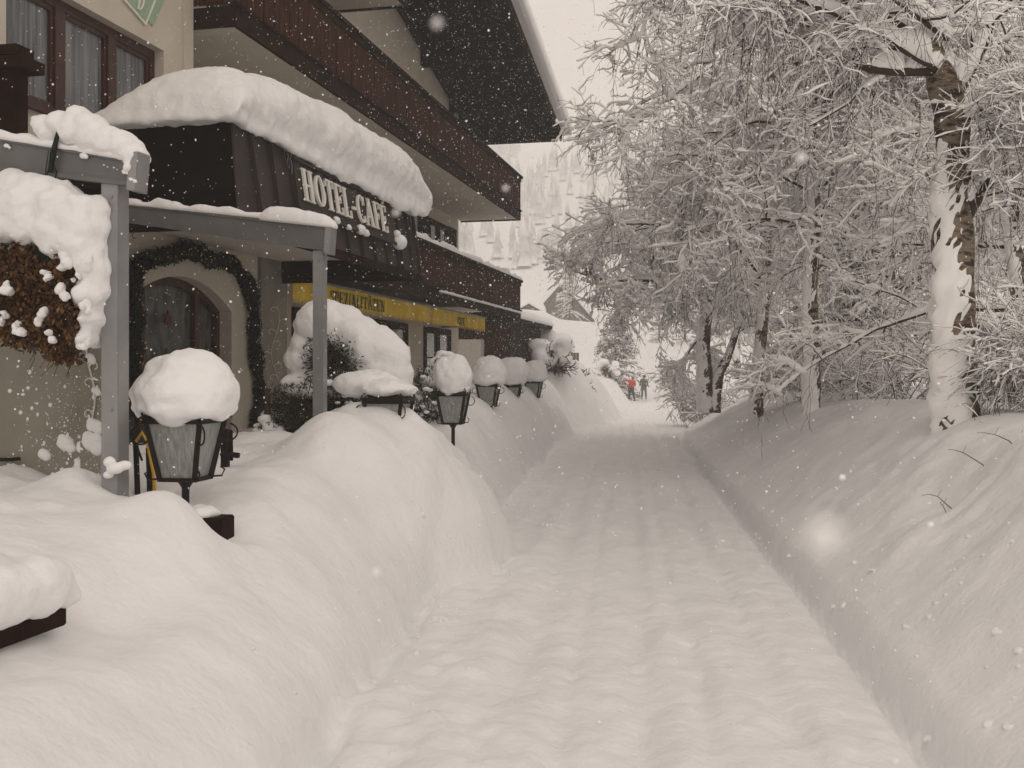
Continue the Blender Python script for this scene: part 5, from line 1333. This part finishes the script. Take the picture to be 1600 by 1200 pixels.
# wooded mountainside (uncountable, faint)
rg = np.random.default_rng(7); NT = 2400
tx = rg.uniform(-250, 250, NT); ty = 205+200*rg.random(NT); keepm = vn(tx*.03, ty*.03, seed=71)+.3*vn(tx*.1, ty*.1, seed=72) > -.3; tx = tx[keepm]; ty = ty[keepm]; n = len(tx)
tzz = GH(tx, ty); hh = rg.uniform(5, 11, n); ww = hh*rg.uniform(.12,.18,n)
S = 6; Vt = []; Ft = []
lev = [(0.02,1.0),(.30,.55),(.30,.80),(.60,.30),(.60,.52),(1.0,.02)]
th_ = np.arange(S)*2*math.pi/S
for lz, lr in lev:
    jr = rg.uniform(.8,1.25,(n,S)); Vt.append(np.stack([tx[:,None]+ww[:,None]*lr*jr*np.cos(th_), ty[:,None]+ww[:,None]*lr*jr*np.sin(th_), (tzz+hh*lz)[:,None]+np.zeros((n,S))], -1))
Vt = np.stack(Vt, 1).reshape(-1, 3); i = np.arange(n*len(lev)*S).reshape(n, len(lev), S)
Ft = np.stack([i[:,:-1,:], np.roll(i,-1,2)[:,:-1,:], np.roll(i,-1,2)[:,1:,:], i[:,1:,:]], -1).reshape(-1, 4)
mat('forest', (.72,.72,.72), .9, .1, base2=(.88,.88,.88), vscale=.6)  # snowy tone, paled further in the colour to stand in for haze
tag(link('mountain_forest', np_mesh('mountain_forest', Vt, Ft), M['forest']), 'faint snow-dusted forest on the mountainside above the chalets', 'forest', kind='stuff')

# ------------------------------------------------------------------ buildings beyond the hotel
# white side wall + brown barn right behind the hotel
D = 31; a = P(757, D, z=0)
ba = empty('barn', (a.x, a.y, 0), 0, 'low dark-brown wooden barn with white corner wall just past the hotel end', 'barn')
def zpy(py, D): return EYE-(py-HORIZ)/F_PX*D
q = MB(); y = 0; wd = P(798, D, z=0).x-a.x
for k in range(-12, int((wd)/.12)): q.box(k*.12, k*.12+.108, -.02+.006*(k%3), .05, .3, zpy(505,D))
q.build('wall', M['wood'], ba)
q = MB(); q.box(-1.5, wd, .05, 5, .3, zpy(505,D)-.02); q.build('wall', M['wood_dark'], ba)
q = MB(); q.box(-1.6, -.003, -.5, -.03, .3, zpy(531,D)); q.build('wall', M['white_wall'], ba)
q = MB(); q.box(-1.0, wd+.35, -.5, 5.2, zpy(505,D), zpy(505,D)+.12); q.build('roof', M['wood_dark'], ba)
o = snow_slab('roof_snow', None, -1.0, wd+.3, -.5, 5.2, lambda X,Y: X*0+zpy(505,D)+.122, .3, 16, 30, 5, .3, .03); o.parent = ba
# snow-roofed shed (785..870) and low fence
D = 36; a = P(792, D, z=0); b = P(868, D, z=0); wd = b.x-a.x
sh = empty('shed', (a.x, a.y, 0), 0, 'low shed under a thick white slab of roof snow, just right of the barn', 'shed')
q = MB(); q.box(.1, wd-.3, .1, 3.5, -.2, zpy(548,D)-.02); q.build('wall', M['wood_dark'], sh)
q = MB(); q.box(0, wd, 0, 3.7, zpy(548,D)-.02, zpy(548,D)+.05); q.build('roof', M['wood_dark'], sh)
o = snow_slab('roof_snow', None, -.1, wd+.05, -.1, 3.7, lambda X,Y: X*0+zpy(548,D)+.052, .72, 22, 22, 6, .35, .05); o.parent = sh
D = 34; a = P(757, D, z=0); b = P(858, D, z=0)
fe = empty('garden_fence', (a.x, a.y, 0), 0, 'low dark board fence topped with snow in front of the shed and barn', 'fence')
q = MB(); L_ = b.x-a.x; k = 0
while k*.11 < L_: q.box(k*.11, k*.11+.1, 0, .03, -.3, zpy(549,D)-.01*(k%2)); k += 1
q.build('boards', M['wood'], fe)
q = MB(); q.box(-.5, L_, .04, .08, -.3, zpy(562,D)+.25); q.build('back_rail', M['tan_far'], fe)
o = strip_snow('fence_snow', (0,.02,zpy(549,D)), (L_,.02,zpy(549,D)), .2, .09, None, 33, 60, .6); o.parent = fe
D = 52; a = P(872, D, z=0); b = P(905, D, z=0)
fe = empty('garden_fence', (a.x, a.y, 0), 0, 'short brown wooden fence panel left of the lone fir', 'fence')
q = MB(); L_ = b.x-a.x
for k in range(int(L_/.15)+1): q.box(k*.15, k*.15+.13, 0, .04, -.6, zpy(551,D))
q.build('boards', M['brown_far'], fe)
o = strip_snow('fence_snow', (0,.02,zpy(551,D)), (L_,.02,zpy(551,D)), .3, .14, None, 35, 30, .6); o.parent = fe

# far chalets with snowy gable roofs
def chalet(label, px0, px1, D, py_base, py_eave, py_ridge, depth, wallmat, over=.8, rot=0, ridge_px=None, zb=None):
    a = P(px0, D, z=0); b = P(px1, D, z=0); wd = (b-a).length; z0 = zpy(py_base, D); ze = zpy(py_eave, D); zr_ = zpy(py_ridge, D)
    r = empty('chalet', (a.x, a.y, 0), math.atan2(b.y-a.y, b.x-a.x)+rot, label, 'chalet')
    rx = wd*.5 if ridge_px is None else (ridge_px-px0)/F_PX*D
    q = MB(); q.prism([Vector((0,0,z0-3)), Vector((wd,0,z0-3)), Vector((wd,0,ze)), Vector((rx,0,zr_)), Vector((0,0,ze))], (0,depth,0)); q.build('wall', M[wallmat], r)
    for (x_, z_, w_, h_) in ((wd*.25, z0+.5, .9, 1.0), (wd*.62, z0+.5, .9, 1.0)):
        f_ = MB(); f_.box(x_, x_+w_, -.06, -.003, z_, z_+h_); wn = f_.build('window', M['wood_dark'], r)
        g = MB(); g.box(x_+.1, x_+w_-.1, -.07, -.062, z_+.1, z_+h_-.1); g.build('pane', M['pane_far'], wn)
    rf_ = MB(); ro = r
    for sgn_ in (0, 1):
        if sgn_ == 0: x0_, z0_, x1_, z1_ = -over, ze-over*(zr_-ze)/rx, rx, zr_
        else: x0_, z0_, x1_, z1_ = rx, zr_, wd+over, ze-over*(zr_-ze)/(wd-rx)
        rf_.hexa([(x0_,-over,z0_),(x1_,-over,z1_),(x1_,depth+over,z1_),(x0_,depth+over,z0_)], [(x0_,-over,z0_+.18),(x1_,-over,z1_+.18),(x1_,depth+over,z1_+.18),(x0_,depth+over,z0_+.18)])
    ro = rf_.build('roof', M['wood_dark'], r)
    sl, sr = (zr_-ze)/rx, (zr_-ze)/(wd-rx)
    o = snow_slab('roof_snow', None, -over, wd+over, -over, depth+over, lambda X,Y: np.where(X < rx, zr_-(rx-X)*sl, zr_-(X-rx)*sr)+.19, .9, 40, 30, 8, .7, .12); o.parent = ro
    return r
chalet('brown timber chalet gable with thick snow roof, half hidden behind the long bough', 843, 910, 135, 499, 484, 446, 10, 'brown_far', 1.4)
chalet('small tan wooden chalet left of the brown one, under a deep snow roof', 812, 840, 112, 502, 486, 478, 6, 'tan_far', .8)
chalet('pale distant house with snow roof, its grey eave showing left of the lone fir', 908, 945, 150, 556, 542, 526, 8, 'white_wall', 1.5)

# ------------------------------------------------------------------ PEOPLE
def skin(name, verts, edges, radii, mt, parent, sub=1):
    me = bpy.data.meshes.new(name); me.from_pydata([Vector(v) for v in verts], edges, []); me.update()
    o = bpy.data.objects.new('tmp', me); col.objects.link(o)
    o.modifiers.new('s', 'SKIN'); ss = o.modifiers.new('u', 'SUBSURF'); ss.levels = sub; ss.render_levels = sub
    for i, r_ in enumerate(radii):
        d = me.skin_vertices[0].data[i]; d.radius = r_ if isinstance(r_, tuple) else (r_, r_); d.use_root = (i == 0)
    dgr = bpy.context.evaluated_depsgraph_get(); res = bpy.data.meshes.new_from_object(o.evaluated_get(dgr))
    bpy.data.objects.remove(o); bpy.data.meshes.remove(me); res.materials.clear()
    return link(name, res, M[mt], parent, True)
def person(label, base, rz, J, coat, legs, hat, extra=None):
    r = empty('person', base, rz, label, 'person')
    V_ = [J[k] for k in ('pelvis','waist','chest','neck','head','shL','elL','haL','shR','elR','haR','hipL','knL','ftL','toL','hipR','knR','ftR','toR','crown')]
    E_ = [(0,1),(1,2),(2,3),(3,4),(4,19),(2,5),(5,6),(6,7),(2,8),(8,9),(9,10),(0,11),(11,12),(12,13),(13,14),(0,15),(15,16),(16,17),(17,18)]
    rr = [.13,.12,.14,.055,.09,.06,.045,.035,.06,.045,.035,.09,.06,.045,.035,.09,.06,.045,.035,.075]
    skin('body', V_, E_, rr, 'skin', r)
    Vc = [J[k] for k in ('pelvis','waist','chest','neck','shL','elL','wrL','shR','elR','wrR')]
    skin('jacket', Vc, [(0,1),(1,2),(2,3),(2,4),(4,5),(5,6),(2,7),(7,8),(8,9)], [.185,.175,.20,.085,.10,.075,.065,.10,.075,.065], coat, r)
    skin('trousers', [J['pelvis'],J['hipL'],J['knL'],J['anL'],J['hipR'],J['knR'],J['anR']], [(0,1),(1,2),(2,3),(0,4),(4,5),(5,6)], [.165,.115,.085,.075,.115,.085,.075], legs, r)
    skin('boots', [J['anL'],J['ftL'],J['toL']], [(0,1),(1,2)], [.07,.06,.05], 'dark_cloth', r); skin('boots', [J['anR'],J['ftR'],J['toR']], [(0,1),(1,2)], [.07,.06,.05], 'dark_cloth', r)
    h = Vector(J['head']); c = Vector(J['crown']); up = (c-h).normalized()
    bm = bmesh.new(); bmesh.ops.create_icosphere(bm, subdivisions=3, radius=1, matrix=Matrix.Translation(h+up*.055) @ Matrix.Diagonal((.105,.115,.10,1)))
    me = bpy.data.meshes.new('hat'); bm.to_mesh(me); bm.free(); link('hat', me, M[hat], r, True)
    # face details
    q = MB(); f = h+Vector((0,-.095,-.01)); q.tube([f, f+Vector((0,-.03,-.02))], [.014,.018], 6); q.build('nose', M['skin'], r)
    return r
# red jacket: back to us, right-leaning, arm thrown up to the left holding a shovel
b0 = gb(986, 74, 0)
b0 = P(986, 73, py=627)
J = dict(pelvis=(0,0,.88),waist=(.02,.03,1.05),chest=(.06,.10,1.30),neck=(.09,.16,1.45),head=(.13,.22,1.53),crown=(.16,.26,1.62),
 shL=(-.12,.10,1.38),elL=(-.36,.0,1.50),wrL=(-.56,-.08,1.37),haL=(-.62,-.10,1.30),shR=(.24,.10,1.36),elR=(.28,-.12,1.12),wrR=(.10,-.28,1.02),haR=(.02,-.32,1.0),
 hipL=(-.10,0,.84),knL=(-.12,-.06,.48),anL=(-.13,.0,.12),ftL=(-.13,-.0,.05),toL=(-.15,-.17,.04),
 hipR=(.10,0,.84),knR=(.17,-.04,.48),anR=(.24,.02,.12),ftR=(.24,.0,.05),toR=(.27,-.16,.04))
pr_ = person('person in a red jacket and dark trousers with one arm raised, on the far road', b0, R(YAW), J, 'red', 'dark_cloth', 'grey_cloth')
s_ = empty('snow_shovel', b0+Vector((0,0,0)), R(YAW), 'thin-handled snow shovel held out by the person in red', 'shovel')
q = MB(); q.tube([(-.66,-.12,1.33),(.10,-.33,.98)], .022, 6); q.build('handle', M['wood'], s_)
q = MB(); q.prism([Vector((.10,-.50,.86)),Vector((.40,-.50,.74)),Vector((.40,-.18,.74)),Vector((.10,-.18,.86))], (.01,0,.02)); q.build('blade', M['alu_dark'], s_)
b1 = P(1006, 76, py=624)
J2 = dict(pelvis=(0,0,.90),waist=(0,.0,1.08),chest=(0,.02,1.34),neck=(0,.03,1.50),head=(.02,.02,1.60),crown=(.03,.02,1.70),
 shL=(-.18,.02,1.40),elL=(-.26,-.06,1.14),wrL=(-.24,-.24,.98),haL=(-.22,-.30,.94),shR=(.18,.02,1.40),elR=(.26,-.06,1.14),wrR=(.20,-.22,1.0),haR=(.17,-.28,.97),
 hipL=(-.10,0,.86),knL=(-.12,-.08,.48),anL=(-.14,-.0,.12),ftL=(-.14,-.0,.05),toL=(-.15,-.17,.04),
 hipR=(.10,0,.86),knR=(.13,-.05,.48),anR=(.15,.02,.12),ftR=(.15,.0,.05),toR=(.18,-.16,.04))
p2_ = person('person in grey-green winter clothes and dark cap, standing right of the one in red', b1, R(YAW), J2, 'grey_cloth', 'grey_cloth', 'dark_cloth')
s2 = empty('snow_shovel', b1, R(YAW), 'shovel held down in both hands by the person in grey-green', 'shovel')
q = MB(); q.tube([(-.20,-.31,.96),(.20,-.33,1.02)], .02, 6); q.tube([(-.20,-.31,.96),(-.42,-.4,.25)], .02, 6); q.build('handle', M['wood'], s2)
q = MB(); q.prism([Vector((-.55,-.6,.22)),Vector((-.25,-.6,.16)),Vector((-.30,-.3,.22)),Vector((-.55,-.3,.28))], (0,0,.03)); q.build('blade', M['alu_dark'], s2)

# ------------------------------------------------------------------ falling snow
rg = np.random.default_rng(77)
N = 260000
y = 33*rg.random(N)**(1/2.5)+.9
xa, xb_ = -.85*y-1.0, .34*y+1.0; x = xa+(xb_-xa)*rg.random(N); zt = 1.65+.42*y+.4; z = zt*rg.random(N)
keepf = (x > -7.15) & (z > G(x, y)) & ((x**2+y**2) > 2.2) & ~((x < -6.1) & (y < 13.5))
x, y, z = x[keepf], y[keepf], z[keepf]; n = len(x)
r_ = np.clip(np.exp(rg.normal(size=n)*.45)*.0034, .0015, .0085); r_ = np.minimum(r_, .0012+.0009*y)
c = np.stack([x, y, z], -1)
# close flakes
for px, py, D, rr in ((1288,840,.085,.0017),(683,36,.22,.0012),(912,300,.30,.0016),(588,894,.35,.0016),(1252,246,.30,.0017),(1316,746,.8,.003),(1454,820,.8,.003),(90,288,.3,.0009),(619,332,.35,.0012),(1400,1190,.5,.0016),(790,294,.4,.0012)):
    c = np.concatenate([c, np.array([tuple(P(px, D, py=py))])]); r_ = np.append(r_, rr)
n = len(c)
tet = np.array([(1,1,1),(1,-1,-1),(-1,1,-1),(-1,-1,1)])/1.732
# octahedra with random squash
octv = np.array([(1,0,0),(-1,0,0),(0,1,0),(0,-1,0),(0,0,1),(0,0,-1)], float)
octf = np.array([(0,2,4),(2,1,4),(1,3,4),(3,0,4),(2,0,5),(1,2,5),(3,1,5),(0,3,5)])
sq = rg.uniform(.6, 1.4, (n,1,3)); sq[-11:] = 1
ang = rg.uniform(0, 6.28, n); ca, sa = np.cos(ang), np.sin(ang)
ov = octv[None]*sq; ov2 = ov.copy(); ov2[...,0] = ov[...,0]*ca[:,None]-ov[...,2]*sa[:,None]; ov2[...,2] = ov[...,0]*sa[:,None]+ov[...,2]*ca[:,None]
Vf = (c[:,None,:]+ov2*r_[:,None,None]).reshape(-1,3); Ff = (octf[None]+(np.arange(n)*6)[:,None,None]).reshape(-1,3)
me = np_mesh('falling_snow', Vf, Ff); smooth_np(me)
tag(link('falling_snow', me, M['flake']), 'snowflakes falling thickly through the air over the street', 'snowflakes', kind='stuff')

# ------------------------------------------------------------------ snow haze
mb = MB(); mb.box(-270, 270, -12, 430, -4, 150)
hz = mb.build('haze', None); hm = bpy.data.materials.new('haze'); hm.use_nodes = True; t = hm.node_tree; t.nodes.clear()
out = t.nodes.new('ShaderNodeOutputMaterial'); pv = t.nodes.new('ShaderNodeVolumePrincipled')
pv.inputs['Color'].default_value = (1,1,1,1); pv.inputs['Density'].default_value = .0026; pv.inputs['Anisotropy'].default_value = .0
t.links.new(pv.outputs[0], out.inputs['Volume']); hz.data.materials.append(hm)
tag(hz, 'thin pale snow haze filling the air of the valley', 'haze', kind='stuff')
print('tree verts', tot, 'flakes', n)
